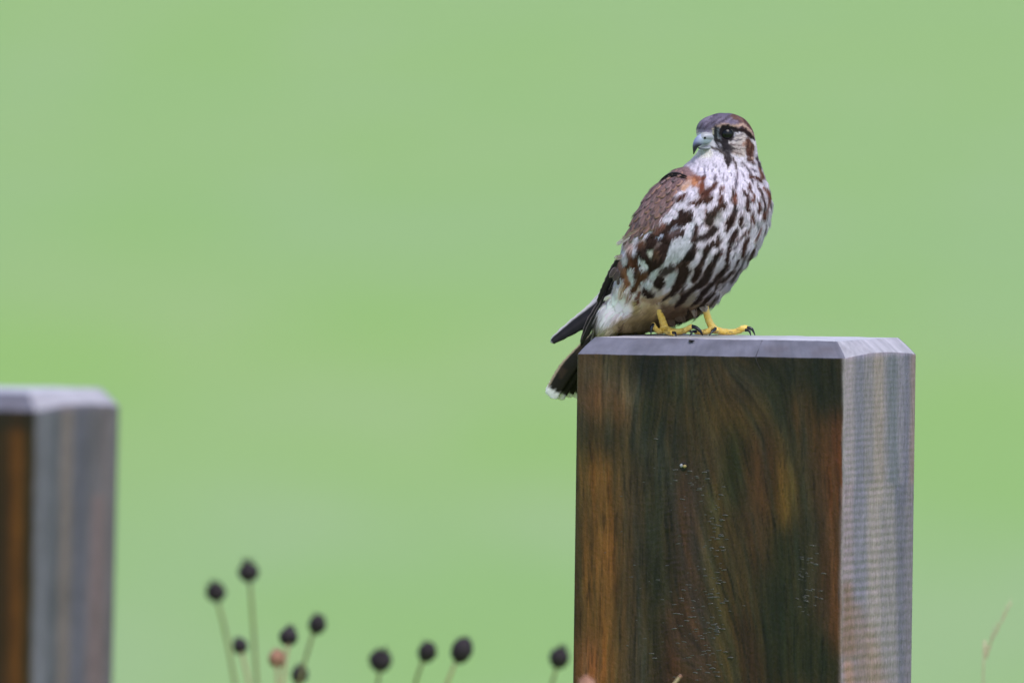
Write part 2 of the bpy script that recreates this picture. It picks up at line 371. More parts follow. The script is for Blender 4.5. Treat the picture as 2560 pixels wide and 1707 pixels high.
def post(label, N, paint, lean, res, detail):
    """N: lower near corner of the chamfer (world xy). One closed skin: perimeter x height, then the chamfer and top."""
    NX, NY = N
    ch = .0138
    cf_, cb_, cl_, cr_ = .0115, .0045, .0100, .0142      # how far the cut reaches in on each side
    rc = .0016
    nf, ns = int(200 * res), int(100 * res)
    # perimeter in local (s along wide face 0..PW, t depth 0..PD), starting at the left end of the wide face
    per = []
    def edge(a, b, n, fid):
        for i in range(n):
            f = i / n; per.append((a[0] + (b[0] - a[0]) * f, a[1] + (b[1] - a[1]) * f, fid))
    def corner(cx, cy, a0):
        for i in range(4):
            a = a0 + R(90) * i / 4; per.append((cx + rc * math.cos(a), cy + rc * math.sin(a), 9))
    edge((rc, 0), (PW - rc, 0), nf, 0); corner(PW - rc, rc, R(-90))
    edge((PW, rc), (PW, PD - rc), ns, 1); corner(PW - rc, PD - rc, 0)
    edge((PW - rc, PD), (rc, PD), nf // 4, 2); corner(rc, PD - rc, R(90))
    edge((0, PD - rc), (0, rc), ns // 4, 3); corner(rc, rc, R(180))
    per = np.array(per); n = len(per); s, t, fid = per[:, 0], per[:, 1], per[:, 2]
    cs, ct = s - PW / 2, t - PD / 2
    zz = [0.0] if True else []
    zl = -np.concatenate([np.arange(0, .30, .00115 / res), [.32, .45, .7, ZT - ch + .05]])   # below the chamfer's lower edge
    zl = zl[::-1]
    rows, kinds = [], []
    side = np.where(fid == 1, 1.0, 0.0)
    for k, z in enumerate(zl):
        # relief, metres inward
        on_f = (fid == 0) * 1.0
        X = s * 1000; Z = (z * 1000) + np.zeros(n)
        d = np.zeros(n)
        if z > -.31:
            edgefade = np.clip(np.minimum(s, PW - s) / .008, 0, 1)
            rip = fbm(X / 5.0, Z / 1.6, 3, 3)
            zone = np.clip(1 - np.abs((X - 95) / 60.0), 0, 1) * np.clip((-Z - 55) / 80, 0, 1) + .8 * np.clip(1 - np.abs((X - 205) / 20.0), 0, 1) * np.clip(1 - np.abs((-Z - 175) / 40), 0, 1) + .25 * np.clip(1 - np.abs((X - 90) / 60), 0, 1)
            d += on_f * edgefade * (-.0005 * zone * np.clip(rip - .5, 0, 1) * 2.2 + .0006 * (fbm(X / 2.2, Z / 30.0, 5, 3) - .5) + .0012 * (fbm(X / 40, Z / 90, 8, 2) - .5))
            ef2 = np.clip(np.minimum(t, PD - t) / .004, 0, 1)
            per_mm = 4.4 + 2.0 * np.clip(-Z / 280, 0, 1)
            ph = -Z / per_mm + 1.2 * t + .12 * fbm(t * 25, Z / 40, 11, 2) + .10 * vnoise(t * 260, Z * 0, 12)
            tooth = (np.sin(2 * np.pi * ph) * .5 + .5)
            fade = (.42 + .70 * np.clip((-Z - 20) / 170, 0, 1)) * (.45 + .65 * fbm(t * 18, Z / 26, 13, 3)) * np.clip(1.45 - t / PD, .35, 1)
            d += side * ef2 * detail * (.00052 * tooth * fade * (.5 + vnoise(t * 220, Z / 3.0, 4)) + .0006 * (fbm(t * 300, Z / 60, 6, 2) - .5))
        r = np.stack([cs, ct, np.full(n, z - ch)], 1)
        nrm = np.zeros((n, 2)); nrm[fid == 0] = (0, 1); nrm[fid == 1] = (-1, 0)
        r[:, :2] += nrm * d[:, None]
        if k == len(zl) - 1:
            # wavy lower edge of the chamfer, cut unevenly across the narrow face
            r[:, 2] += np.where(fid == 1, .0034 * np.sin(np.pi * np.clip(t / PD, 0, 1)), 0) + .0007 * (fbm(s * 60, t * 60, 2, 2) - .5)
        rows.append(r); kinds.append(np.where(fid == 1, 1, 0))
    last = rows[-1].copy()
    for f in (.03, .25, .5, .8, .95, 1.0):     # chamfer
        r = last.copy()
        ux_ = last[:, 0] / PW + .5; uy_ = last[:, 1] / PD + .5
        r[:, 0] = last[:, 0] + f * (cl_ * (1 - ux_) - cr_ * ux_); r[:, 1] = last[:, 1] + f * (cf_ * (1 - uy_) - cb_ * uy_)
        rb = .0006 * math.sin(math.pi * f)
        r[:, 2] = last[:, 2] * (1 - f) + (0 - 0) * f + rb
        r[:, 2] += .0006 * (fbm(s * 90 + 3, t * 90 + f * 3, 7, 3) - .5) * (f > .01)
        rows.append(r); kinds.append(np.full(n, 2))
    top = rows[-1].copy()
    for f in (.97, .9, .75, .55, .35, .15, .0):
        r = top.copy(); r[:, :2] *= f if f > 0 else .001
        r[:, 2] = top[:, 2] * f + .0011 * (1 - f) + .0007 * (fbm(r[:, 0] * 90, r[:, 1] * 90, 9, 3) - .5)
        rows.append(r); kinds.append(np.full(n, 3))
    L = np.concatenate(rows); K = np.concatenate(kinds); FI = np.tile(fid, len(rows))
    # lean: shear that leaves the top level
    cxw = Vector((NX, NY, 0)) - UX * (PW / 2) + UY * (PD / 2)
    W = np.zeros_like(L)
    W[:, 0] = L[:, 0] * UX.x + L[:, 1] * UY.x - lean * -L[:, 2] * 1.0
    W[:, 1] = L[:, 0] * UX.y + L[:, 1] * UY.y
    W[:, 2] = L[:, 2]
    world = W + np.array([cxw.x, cxw.y, ZT])
    px, py = project(world)
    wob = 6 * (fbm(px / 14, py / 60, 21, 3) - .5)
    C = paint.get(px + wob, py)
    back = (FI == 2) | (FI == 3)
    bcol = lin((120, 112, 104)) * (.7 + .6 * fbm(L[:, 0] * 80 + L[:, 1] * 80, L[:, 2] * 10, 31, 3))[:, None]
    C = np.where(back[:, None], bcol, C)
    # end grain of chamfer and top: silvery
    g = fbm(L[:, 0] * 70, L[:, 1] * 220, 41, 4)[:, None]
    tcol = lin((184, 180, 188)) * (.74 + .52 * g)
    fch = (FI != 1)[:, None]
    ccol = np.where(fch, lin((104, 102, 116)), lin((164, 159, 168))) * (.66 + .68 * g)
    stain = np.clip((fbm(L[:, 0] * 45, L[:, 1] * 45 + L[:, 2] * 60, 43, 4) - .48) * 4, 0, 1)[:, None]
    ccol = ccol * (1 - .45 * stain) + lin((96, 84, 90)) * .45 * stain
    alg = np.clip(1 - np.hypot((L[:, 0] + .03) / .075, (L[:, 1] - .0) / .06), 0, 1)[:, None]
    if detail > .5:
        tcol = tcol * (1 - .75 * alg) + lin((92, 98, 70)) * .75 * alg
    C = np.where(((K == 1))[:, None], np.clip(C * np.array([1.05, .98, 1.08]), 0, .8), C)
    C = np.where((K == 2)[:, None], ccol, C); C = np.where((K == 3)[:, None], tcol, C)
    o = mesh_obj('wooden_post', W, grid_faces(len(rows), n, True), M_WOOD, cols=C)
    o.location = (cxw.x, cxw.y, ZT)
    o.data.materials.append(M_END)
    mi = np.zeros(len(o.data.polygons), np.int32); mi[(len(zl) - 0) * n:] = 1; o.data.polygons.foreach_set('material_index', mi)
    tag(o, label, 'post', 'square cut wooden fence posts')
    return o

Nr = P(2113, 892, -.115); Nl = P(90, 1031, -1.36)
post_r = post('weathered wooden post in sharp focus with the small falcon standing on its flat top', (Nr.x, Nr.y), post_paint_main(), .0135, 1.0, 1.0)
# the second post stands on the same level, nearer to the camera
post_l = post('blurred wooden post cut off by the left edge of the picture, nothing on its top', (Nl.x, Nl.y), post_paint_left(), .025, .5, .3)

def on_face(px, py, lift=0.0):
    """point on the wide face of the right post"""
    a, b = P(px, py, -.3), P(px, py, .3)
    n = Vector((-ST, -CT, 0)); q = Vector((Nr.x, Nr.y, 0))
    for _ in range(3):
        t = (q - a).dot(n) / (b - a).dot(n); r = a + (b - a) * t
        q = Vector((Nr.x - .0135 * (ZT - r.z), Nr.y, 0))
    return r + n * lift

def child(name, verts, faces, m, parent, cols=None, smooth=True):
    v = np.asarray(verts, float).reshape(-1, 3) - np.array(parent.location)
    return mesh_obj(name, v, faces, m, parent, cols, smooth)

def tube(pts, rad, seg=8, cap=True):
    """vertices and quads of a tapered tube through pts"""
    pts = [Vector(p) for p in pts]; V, Fc = [], []
    up = Vector((0.13, -1, .21)).normalized()
    for i, p in enumerate(pts):
        a = pts[max(i - 1, 0)]; b = pts[min(i + 1, len(pts) - 1)]
        d = (b - a).normalized(); e1 = d.cross(up)
        if e1.length < .1: e1 = d.cross(Vector((0, 0, 1)))
        e1.normalize(); e2 = d.cross(e1)
        for k in range(seg):
            an = 2 * math.pi * k / seg
            V.append(p + (e1 * math.cos(an) + e2 * math.sin(an)) * rad[i])
    for i in range(len(pts) - 1):
        for k in range(seg):
            Fc.append((i * seg + k, i * seg + (k + 1) % seg, (i + 1) * seg + (k + 1) % seg, (i + 1) * seg + k))
    if cap:
        Fc.append(tuple(range(seg - 1, -1, -1))); Fc.append(tuple((len(pts) - 1) * seg + k for k in range(seg)))
    return V, Fc

def smooth_path(pts, n):
    pts = np.array([list(p) for p in pts], float); m = len(pts)
    out_ = []
    for q in np.linspace(0, m - 1, n):
        i = min(int(q), m - 2); t = q - i
        p0, p1, p2, p3 = pts[max(i - 1, 0)], pts[i], pts[i + 1], pts[min(i + 2, m - 1)]
        out_.append(.5 * ((2 * p1) + (-p0 + p2) * t + (2 * p0 - 5 * p1 + 4 * p2 - p3) * t * t + (-p0 + 3 * p1 - 3 * p2 + p3) * t ** 3))
    return np.array(out_)

# crack running over the chamfer, knot hole on it, and a pale chip stuck in a dent of the wide face
M_CRACK = mat('wood_crack', (.012, .010, .009), .9)
def crack():
    pts = [on_face(1889, 893, -.0002), on_face(1891, 903, -.0001), on_face(1896, 914, -.0001), on_face(1903, 926, -.0002), on_face(1911, 938, -.0004)]
    V, Fc = tube(pts, [.0007, .0006, .0005, .0004, .0002], 6); child('crack', V, Fc, M_CRACK, post_r)
    # up the chamfer
    a = on_face(1889, 893, 0); tdir = (UY * .0115 + Vector((0, 0, .0138)))
    V, Fc = tube([a, a + tdir * .5, a + tdir], [.0003, .00025, .0002], 6); child('crack', V, Fc, M_CRACK, post_r)
    k = on_face(1716, 884, 0) + (UY * .0115 + Vector((0, 0, .0138))) * .72
    vs = []
    for i in range(14):
        a = 2 * math.pi * i / 14
        rr = 1 + .25 * math.sin(3 * a + 1)
        vs.append(k + UX * (.0029 * rr * math.cos(a)) + (UY * .0115 + Vector((0, 0, .0138))).normalized() * .0011 * rr * math.sin(a) + Vector((-ST, -CT, 1)).normalized() * .0004)
    vs.append(k - Vector((-ST, -CT, 1)).normalized() * .0015)
    child('knot_hole', vs, [(i, (i + 1) % 14, 14) for i in range(14)], M_CRACK, post_r)
    c0 = on_face(1709, 1166, .0002)
    vs, fs = [], []
    bm = bmesh.new(); bmesh.ops.create_icosphere(bm, subdivisions=2, radius=1)
    for v in bm.verts: v.co = c0 + UX * v.co.x * .0036 + Vector((0, 0, v.co.z * .0038)) + Vector((-ST, -CT, 0)) * (v.co.y * .0004 + .0001)
    child('dent', [v.co.copy() for v in bm.verts], [tuple(v.index for v in f.verts) for f in bm.faces], M_CRACK, post_r); bm.free()
    for (dx, dz, rx, rz, col) in ((-.0017, .0008, .0014, .0016, (.42, .42, .48)), (.0014, .0003, .0018, .0013, (.5, .38, .16))):
        bm = bmesh.new(); bmesh.ops.create_icosphere(bm, subdivisions=2, radius=1)
        for v in bm.verts:
            f = 1 + .3 * mnoise.noise(v.co * 2 + Vector((dx * 1e4, 0, 0)))
            v.co = c0 + UX * (v.co.x * rx * f + dx) + Vector((0, 0, v.co.z * rz * f + dz)) + Vector((-ST, -CT, 0)) * (v.co.y * .0012 + .0006)
        child('wood_chip', [v.co.copy() for v in bm.verts], [tuple(v.index for v in f.verts) for f in bm.faces], mat('chip', tuple(c_ * .6 for c_ in col), .6, grain=((900, 900, 900), .3)), post_r); bm.free()
crack()
def ripples():
    M = mat('wet_ripple', (.055, .046, .042), .3, spec=.5, coat=.5)
    V, Fc = [], []
    g = random.Random(3); bm = bmesh.new(); bmesh.ops.create_icosphere(bm, subdivisions=1, radius=1); bm.verts.index_update()
    bv = [v.co.copy() for v in bm.verts]; bf_ = [tuple(v.index for v in f.verts) for f in bm.faces]; bm.free()
    spots = []
    while len(spots) < 400:
        a = g.random()
        if a < .62: x, y = g.gauss(1735, 38), g.uniform(1170, 1707)
        elif a < .74: x, y = g.gauss(2015, 16), g.gauss(1455, 55)
        elif a < .86: x, y = g.gauss(1600, 40), g.uniform(1080, 1700)
        else: x, y = g.gauss(1790, 12), g.uniform(1230, 1707)
        if 1480 < x < 2080 and y < 1704: spots.append((x, y, g.uniform(.5, 1.25)))
    for x, y, q in spots:
        c = on_face(x, y, -.0002); tl = g.uniform(-.25, .25) + (-.25 if x > 1950 else 0); k = len(V)
        for v in bv:
            V.append(c + UX * (v.x * .0030 * q) + Vector((0, 0, v.z * .00060 * q + v.x * .0019 * q * tl - .0003 * v.x * v.x * q)) + Vector((-ST, -CT, 0)) * (v.y * -.00055 * q))
        Fc += [tuple(i + k for i in f) for f in bf_]
    o = child('wet_ripples', V, Fc, M, post_r); o['kind'] = 'stuff'
ripples()

# ------------------------------------------------------------------ the falcon
Wt, Wg, WC = (208, 203, 216), (170, 162, 176), (250, 238, 244)
Dk, RD, RB, G, M2, TAN, OL = (50, 35, 32), (76, 46, 38), (108, 66, 52), (80, 76, 92), (158, 130, 128), (186, 152, 134), (178, 156, 112)

def paint_bird():
    p = Painter(1440, 270, 1960, 900, Wt); p.halo = True
    # lower body tones
    p.frame(1520, 670, .14031)
    p.poly([(-100, 350), (240, 380), (560, 470), (1100, 480), (1800, 640), (1500, 900), (1000, 1300), (-300, 1300)], (196, 182, 152), 10)
    p.poly([(-100, 480), (240, 370), (420, 400), (560, 470), (560, 620), (400, 860), (60, 1000), (-200, 1100), (-200, 600)], WC, 7)
    p.poly([(120, 920), (500, 830), (700, 640), (850, 620), (950, 950), (760, 1250), (100, 1300)], OL, 12)
    p.poly([(930, 620), (1200, 650), (1720, 690), (1600, 900), (1100, 1300), (900, 1000)], (118, 98, 82), 8)
    p.stroke([(480, 640, 160), (500, 760, 120)], (178, 160, 116), 8)
    p.stroke([(380, 880, 60), (560, 820, 50), (700, 700, 60), (860, 600, 50)], (186, 164, 128), 4, .8)
    p.stroke([(200, 1060, 60), (190, 1200, 60)], (70, 54, 28), 5)
    p.stroke([(90, 1080, 40), (150, 1200, 40)], (150, 136, 84), 5)
    p.stroke([(620, 560, 90), (800, 600, 100), (1000, 500, 80), (1080, 440, 50)], (176, 152, 126), 5)
    # upper back / shoulder
    p.frame(1560, 420, .07653)
    p.poly([(2050, -60), (2250, 200), (2350, 500), (2000, 650), (1700, 900), (1700, 1150), (1450, 1500), (1000, 1900), (0, 2300), (-900, 2300), (0, 600), (1200, -100)], (134, 110, 112), 4)
    p.stroke([(2150, 300, 300), (2250, 450, 300)], (172, 124, 104), 6)
    p.stroke([(1950, 600, 160), (2150, 500, 200)], (196, 168, 156), 5)
    p.frame(1700, 400, .10204)
    p.stroke([(60, 260, 160), (250, 330, 180)], (148, 120, 120), 5)
    p.stroke([(430, 470, 220), (520, 470, 120)], (146, 94, 76), 5)
    p.stroke([(330, 520, 110), (470, 640, 90)], (186, 128, 94), 4)
    p.stroke([(90, 700, 130), (200, 640, 80)], (196, 158, 132), 4)
    p.stroke([(300, 760, 110), (220, 920, 180)], Wt, 3)
    p.stroke([(600, 420, 60), (540, 640, 130), (560, 800, 170), (650, 950, 170)], (112, 64, 48), 4)
    p.stroke([(760, 930, 120), (560, 1010, 150), (380, 1060, 120), (230, 1080, 70)], (66, 44, 36), 3)
    p.stroke([(900, 560, 60), (830, 660, 110), (720, 760, 140), (600, 860, 140)], RD, 3)
    p.stroke([(780, 820, 60)], Wg, 3)
    p.stroke([(880, 400, 40), (860, 490, 60)], G, 3)
    for q in ([(620, 160, 30), (600, 280, 40), (600, 380, 30)], [(960, 240, 30), (970, 370, 35)], [(1070, 340, 35), (1055, 510, 25)], [(820, 210, 25), (780, 310, 35)],
              [(450, 200, 25), (440, 280, 30)], [(1150, 430, 40), (1150, 470, 30)], [(1250, 330, 25), (1255, 390, 25)], [(700, 150, 18), (690, 250, 22)], [(900, 120, 18), (880, 200, 20)],
              [(1400, 330, 36), (1400, 430, 40), (1370, 600, 50), (1360, 710, 50)], [(1330, 400, 25), (1350, 480, 25)], [(1480, 240, 20), (1550, 380, 35), (1600, 540, 20)],
              [(1040, 90, 18), (1060, 170, 18)], [(1740, 220, 30), (1830, 280, 60)]):
        p.stroke(q, G, 2.2, .9)
    p.stroke([(1000, 680, 60), (970, 860, 50)], RD, 2.5)
    p.stroke([(1080, 650, 30), (1060, 720, 50)], RB, 2.5)
    p.stroke([(1040, 880, 60), (990, 1000, 120), (1020, 1090, 140)], RD, 3)
    p.stroke([(1100, 1100, 120), (900, 1230, 180), (750, 1370, 180), (690, 1568, 170)], (56, 40, 34), 3)
    p.stroke([(640, 1220, 60), (680, 1350, 80)], RB, 3)
    p.stroke([(1300, 690, 50), (1300, 900, 80), (1250, 1010, 50)], Dk, 2.5)
    p.stroke([(1370, 840, 70), (1340, 1040, 90)], RB, 3)
    p.stroke([(1340, 1110, 80), (1370, 1210, 110), (1290, 1400, 150), (1200, 1568, 170)], (48, 40, 40), 3)
    p.stroke([(1170, -20, 150), (1190, 90, 70), (1160, 220, 20)], (52, 44, 48), 2.5)
    p.stroke([(1110, 20, 14), (1150, 150, 14)], (180, 172, 182), 2.2, .7)
    p.stroke([(1300, -20, 50), (1360, 120, 40), (1380, 250, 25)], Dk, 2.2)
    p.stroke([(1510, 70, 25), (1620, 180, 40), (1700, 300, 45), (1720, 430, 60), (1790, 590, 25)], (70, 66, 76), 2.4)
    p.stroke([(1680, 0, 70), (1800, 90, 45)], Dk, 2.5); p.stroke([(1870, -20, 50), (1900, 70, 40)], (70, 66, 78), 2.4)
    p.stroke([(1930, 90, 50), (1950, 260, 60), (2020, 430, 90)], RB, 2.5)
    p.stroke([(1720, 400, 50), (1850, 440, 80), (1960, 490, 100), (1990, 570, 40)], RD, 2.5)
    p.stroke([(1680, 590, 40), (1690, 670, 85), (1720, 750, 50), (1800, 900, 30)], RD, 2.4)
    p.stroke([(1810, 890, 60), (1760, 1000, 80)], RB, 2.4)
    p.stroke([(1550, 780, 60), (1640, 850, 90), (1660, 960, 70), (1640, 1060, 80), (1670, 1240, 115)], (66, 44, 42), 2.6)
    p.stroke([(1880, 620, 35), (1940, 740, 45), (2010, 870, 60), (2060, 1020, 50), (2060, 1160, 50), (2060, 1400, 90)], (68, 50, 48), 2.2)
    p.stroke([(2050, 700, 60), (2140, 800, 80), (2180, 950, 90), (2160, 1100, 50), (2120, 1300, 30)], RB, 2.2)
    p.stroke([(1920, 1020, 60), (1940, 1180, 90), (1920, 1330, 60)], RD, 2.2)
    p.stroke([(1780, 1310, 60), (1770, 1400, 75), (1810, 1540, 80)], RD, 2.2)
    p.stroke([(2220, 1090, 35), (2220, 1190, 40)], Dk, 2)
    p.stroke([(1540, 1350, 55), (1500, 1450, 90), (1460, 1568, 70)], Dk, 2.2)
    p.stroke([(1480, 880, 60), (1500, 1200, 120)], Wg, 6, .5)
    p.stroke([(1000, 1280, 100), (900, 1480, 160)], (176, 172, 172), 5, .8)
    p.stroke([(250, 1290, 130), (100, 1400, 180), (0, 1500, 150)], (48, 36, 36), 3.5)
    p.stroke([(50, 1240, 80), (180, 1240, 60)], (108, 84, 78), 4, .8)
    p.stroke([(160, 840, 60), (60, 930, 110), (-20, 960, 110)], RD, 3)
    # right and central belly
    p.frame(1700, 540, .10204)
    for q, c in (([(1500, -10, 80), (1480, 120, 70), (1450, 230, 40)], Dk), ([(1575, 215, 60), (1520, 290, 75)], Dk), ([(1770, -10, 60), (1760, 130, 60), (1820, 190, 30)], RD),
                 ([(2070, -10, 80), (2050, 80, 40)], RD), ([(1930, 150, 22), (1900, 330, 32)], Dk), ([(2110, 220, 40), (2090, 390, 22)], Dk),
                 ([(1980, 290, 25), (1930, 430, 50), (1860, 560, 30), (1840, 650, 18)], RB), ([(1730, 285, 40), (1640, 410, 80), (1500, 530, 50), (1410, 570, 40)], RD),
                 ([(1290, -10, 95), (1210, 180, 165), (1140, 360, 65)], Dk), ([(720, -10, 180), (720, 150, 200), (700, 260, 100)], (52, 42, 38)),
                 ([(1390, 350, 90), (1340, 480, 130), (1230, 620, 110), (1190, 790, 80), (1180, 900, 90), (1150, 1050, 110), (1200, 1200, 60), (1050, 1340, 110), (950, 1450, 110), (870, 1580, 110)], Dk),
                 ([(1690, 520, 60), (1600, 660, 100), (1550, 800, 110), (1550, 1000, 70)], (64, 42, 36)), ([(1420, 1050, 40), (1380, 1160, 90), (1335, 1240, 50)], Dk),
                 ([(1855, 740, 30), (1780, 900, 85), (1690, 1070, 90), (1620, 1190, 25)], (60, 42, 38)), ([(1690, 850, 40), (1590, 1020, 42), (1520, 1180, 42), (1430, 1360, 40)], (58, 50, 54)),
                 ([(1330, 1340, 40), (1200, 1460, 60), (1060, 1580, 65)], Dk), ([(1340, 1480, 50), (1260, 1580, 55)], Dk),
                 ([(870, 300, 150), (740, 440, 180), (600, 540, 130), (430, 540, 130), (260, 620, 160)], (46, 36, 34)), ([(380, 270, 130), (370, 380, 150), (330, 500, 100)], (54, 40, 38)),
                 ([(960, 600, 130), (900, 680, 150), (700, 730, 120), (640, 850, 140), (590, 1020, 110), (480, 1240, 120), (420, 1400, 120), (350, 1580, 110)], (50, 38, 34)),
                 ([(950, 470, 55), (930, 600, 70)], Dk), ([(330, 720, 130), (280, 900, 210), (130, 1100, 230), (-30, 1220, 190)], (40, 32, 30)), ([(440, 820, 90)], Dk),
                 ([(1000, 860, 90), (900, 970, 120), (810, 1150, 130), (730, 1300, 150), (640, 1450, 180), (600, 1580, 170)], (46, 34, 32)), ([(1015, 935, 55)], (110, 50, 40)),
                 ([(170, 1290, 140), (100, 1430, 160), (0, 1510, 110)], (62, 42, 40)), ([(0, 420, 150), (50, 450, 110)], (56, 48, 50)), ([(60, -20, 260), (30, 180, 160)], (48, 34, 34))):
        p.stroke(q, c, 2.6)
    for q in ([(1400, 600, 60), (1390, 720, 50), (1270, 820, 40)], [(1345, 900, 30), (1290, 1040, 40)], [(1560, 1290, 30), (1450, 1430, 30)], [(1750, 640, 20), (1700, 720, 25)], [(1620, 60, 20), (1590, 180, 20)],
              [(550, 200, 60), (500, 260, 40)]):
        p.stroke(q, G, 2.4, .8)
    p.poly([(-60, 560), (160, 600), (250, 720), (180, 880), (60, 1010), (-100, 1180), (-240, 1280), (-400, 1290), (-200, 900), (-130, 650)], (182, 184, 194), 3)
    # flank
    p.frame(1520, 540, .08929)
    p.poly([(800, 830), (1100, 560), (1300, 420), (1700, 200), (2010, -20), (2400, -40), (2400, 150), (2000, 330), (2180, 400), (2080, 580), (1800, 660), (1740, 900), (1650, 1200), (1500, 1400), (1250, 1568), (1100, 1750),
            (300, 1750), (400, 1500), (600, 1200), (830, 1080)], (50, 36, 32), 3)
    p.poly([(1600, -60), (2010, -60), (1900, 40), (1700, 120), (1620, 90)], Wt, 3)
    p.poly([(1800, 690), (2100, 600), (2250, 380), (2352, 160), (2420, 200), (2380, 500), (2230, 700), (2380, 780), (2200, 1000), (1950, 1280), (1650, 1450), (1560, 1500), (1480, 1440), (1650, 1200), (1740, 880)], (190, 192, 202), 2.5)
    p.stroke([(2050, 330, 60), (1900, 320, 80), (1780, 390, 70), (1740, 450, 50)], (158, 158, 172), 3.5)
    p.stroke([(1520, 550, 70), (1400, 630, 80)], (172, 180, 200), 3)
    p.stroke([(1480, 760, 40), (1320, 900, 50)], (130, 116, 112), 3)
    p.stroke([(1750, 520, 80), (2000, 480, 90)], (72, 66, 72), 4, .7)
    p.poly([(1110, 930), (1330, 930), (1260, 1040), (1250, 1160), (1150, 1080)], (198, 198, 186), 2.2)
    p.stroke([(1350, 980, 100), (1380, 1120, 140)], (84, 58, 34), 5, .7)
    p.stroke([(1400, 340, 180), (1560, 250, 130), (1330, 450, 90)], RB, 5, .85)
    p.stroke([(600, 820, 240), (640, 980, 180)], (196, 168, 164), 5)
    p.stroke([(960, 780, 200), (830, 860, 80)], (96, 62, 44), 5, .7)
    p.stroke([(950, 650, 110), (1060, 690, 60)], (206, 182, 176), 3)
    p.stroke([(600, 650, 60), (720, 690, 120), (760, 770, 60)], (226, 212, 216), 3)
    p.stroke([(430, 900, 60), (520, 960, 90)], (226, 210, 206), 3)
    p.stroke([(600, 1060, 130), (680, 1160, 120), (620, 1320, 130)], (120, 76, 58), 4)
    p.stroke([(760, 1180, 140), (780, 1350, 170)], (72, 46, 34), 4)
    p.stroke([(340, 1150, 110), (330, 1400, 160), (400, 1540, 170)], (150, 112, 100), 5)
    p.stroke([(755, 940, 60), (780, 1050, 100)], Wt, 2)
    p.stroke([(470, 1180, 110), (490, 1340, 120)], (222, 218, 228), 2)
    p.stroke([(900, 1210, 120), (1050, 1440, 165)], (204, 208, 220), 1.8)
    p.stroke([(1200, 290, 40), (1240, 340, 30)], (206, 176, 170), 3)
    p.halo = False
    p.stroke([(640, 1180, 90), (760, 1420, 110), (720, 1560, 110)], (92, 56, 42), 3); p.stroke([(600, 1440, 60), (540, 1560, 60)], (104, 66, 50), 3)
    p.stroke([(880, 1120, 50), (1050, 1180, 80), (1180, 1400, 90), (1130, 1560, 90)], (48, 32, 28), 2.4)
    p.stroke([(900, 1210, 112), (1050, 1440, 150)], (214, 212, 224), 1.8); p.stroke([(470, 1180, 104), (490, 1340, 112)], (226, 218, 228), 2)
    p.halo = True
    # lower flank and belly
    p.frame(1520, 670, .14031)
    p.stroke([(330, 100, 160), (360, 280, 120), (290, 360, 110)], (142, 96, 70), 5)
    p.stroke([(620, 130, 150), (520, 300, 120), (430, 400, 110)], (84, 56, 40), 4)
    for q, c in (([(620, 5, 90), (640, 15, 80)], Wt), ([(400, 80, 125), (430, 210, 85), (450, 290, 50)], (206, 206, 212)), ([(870, 90, 120), (790, 190, 80)], (192, 196, 206)),
                 ([(1180, 100, 140), (1120, 220, 150), (1070, 300, 120)], (188, 192, 202)), ([(600, 260, 40), (700, 320, 130), (760, 320, 80)], (198, 202, 212)),
                 ([(830, 380, 130), (920, 420, 120)], (176, 170, 166)), ([(1440, 180, 90), (1370, 250, 140)], (186, 186, 196)), ([(1260, 470, 110), (1180, 560, 120), (1100, 610, 60)], (172, 168, 158)),
                 ([(1540, 470, 110), (1420, 580, 120)], (158, 150, 136)), ([(1560, 300, 50), (1400, 420, 50)], (166, 154, 132)), ([(560, 400, 60), (570, 360, 60)], (200, 180, 160)),
                 ([(300, 420, 80), (400, 380, 50)], WC)):
        p.stroke(q, c, 2.6)
    for q, c in (([(930, 190, 130), (920, 270, 190)], (44, 32, 30)), ([(680, 410, 130), (740, 450, 130), (810, 485, 60)], (48, 34, 30)), ([(570, 430, 50), (520, 540, 60), (535, 640, 20)], RB),
                 ([(1000, 60, 140), (1130, 0, 130)], (70, 60, 60)), ([(1370, 20, 220), (1330, 130, 180), (1250, 300, 150), (1150, 440, 100), (980, 550, 40)], (52, 38, 34)),
                 ([(1620, -10, 110), (1590, 100, 120), (1500, 210, 60)], Dk), ([(1350, 320, 50), (1320, 450, 70)], (70, 60, 56)), ([(720, 200, 50), (760, 240, 30)], (120, 110, 110)),
                 ([(1820, -10, 120), (1760, 150, 140), (1650, 280, 120), (1500, 380, 90), (1350, 500, 110), (1300, 600, 100), (1190, 700, 50)], (50, 38, 36)),
                 ([(2100, -10, 90), (2000, 130, 90), (1850, 280, 80), (1700, 420, 110), (1620, 560, 90), (1480, 660, 40)], (50, 38, 36)),
                 ([(2250, 40, 40), (2100, 160, 60), (1950, 290, 70), (1900, 400, 60), (1780, 530, 80), (1650, 690, 80), (1540, 760, 50)], (54, 42, 40)),
                 ([(2330, 10, 40), (2180, 250, 40)], (70, 62, 68)), ([(2140, 220, 30), (1980, 400, 30)], (80, 72, 76)), ([(1950, 500, 40), (1830, 640, 50)], (64, 52, 50)),
                 ([(1420, 740, 50), (1380, 960, 20)], (52, 44, 36)), ([(370, 420, 20), (330, 560, 30), (300, 660, 10)], (130, 96, 60))):
        p.stroke(q, c, 2.6)
    # head
    p.halo = False
    p.frame(1640, 250, .15306)
    p.poly([(600, 540), (600, 200), (1070, 150), (1500, 200), (1700, 620), (1500, 560), (1300, 440), (1150, 400), (1000, 440), (920, 540), (700, 540)], (118, 110, 130), 3)
    p.stroke([(1280, 280, 120), (1420, 350, 110), (1540, 440, 80), (1620, 560, 50)], (112, 84, 78), 5)
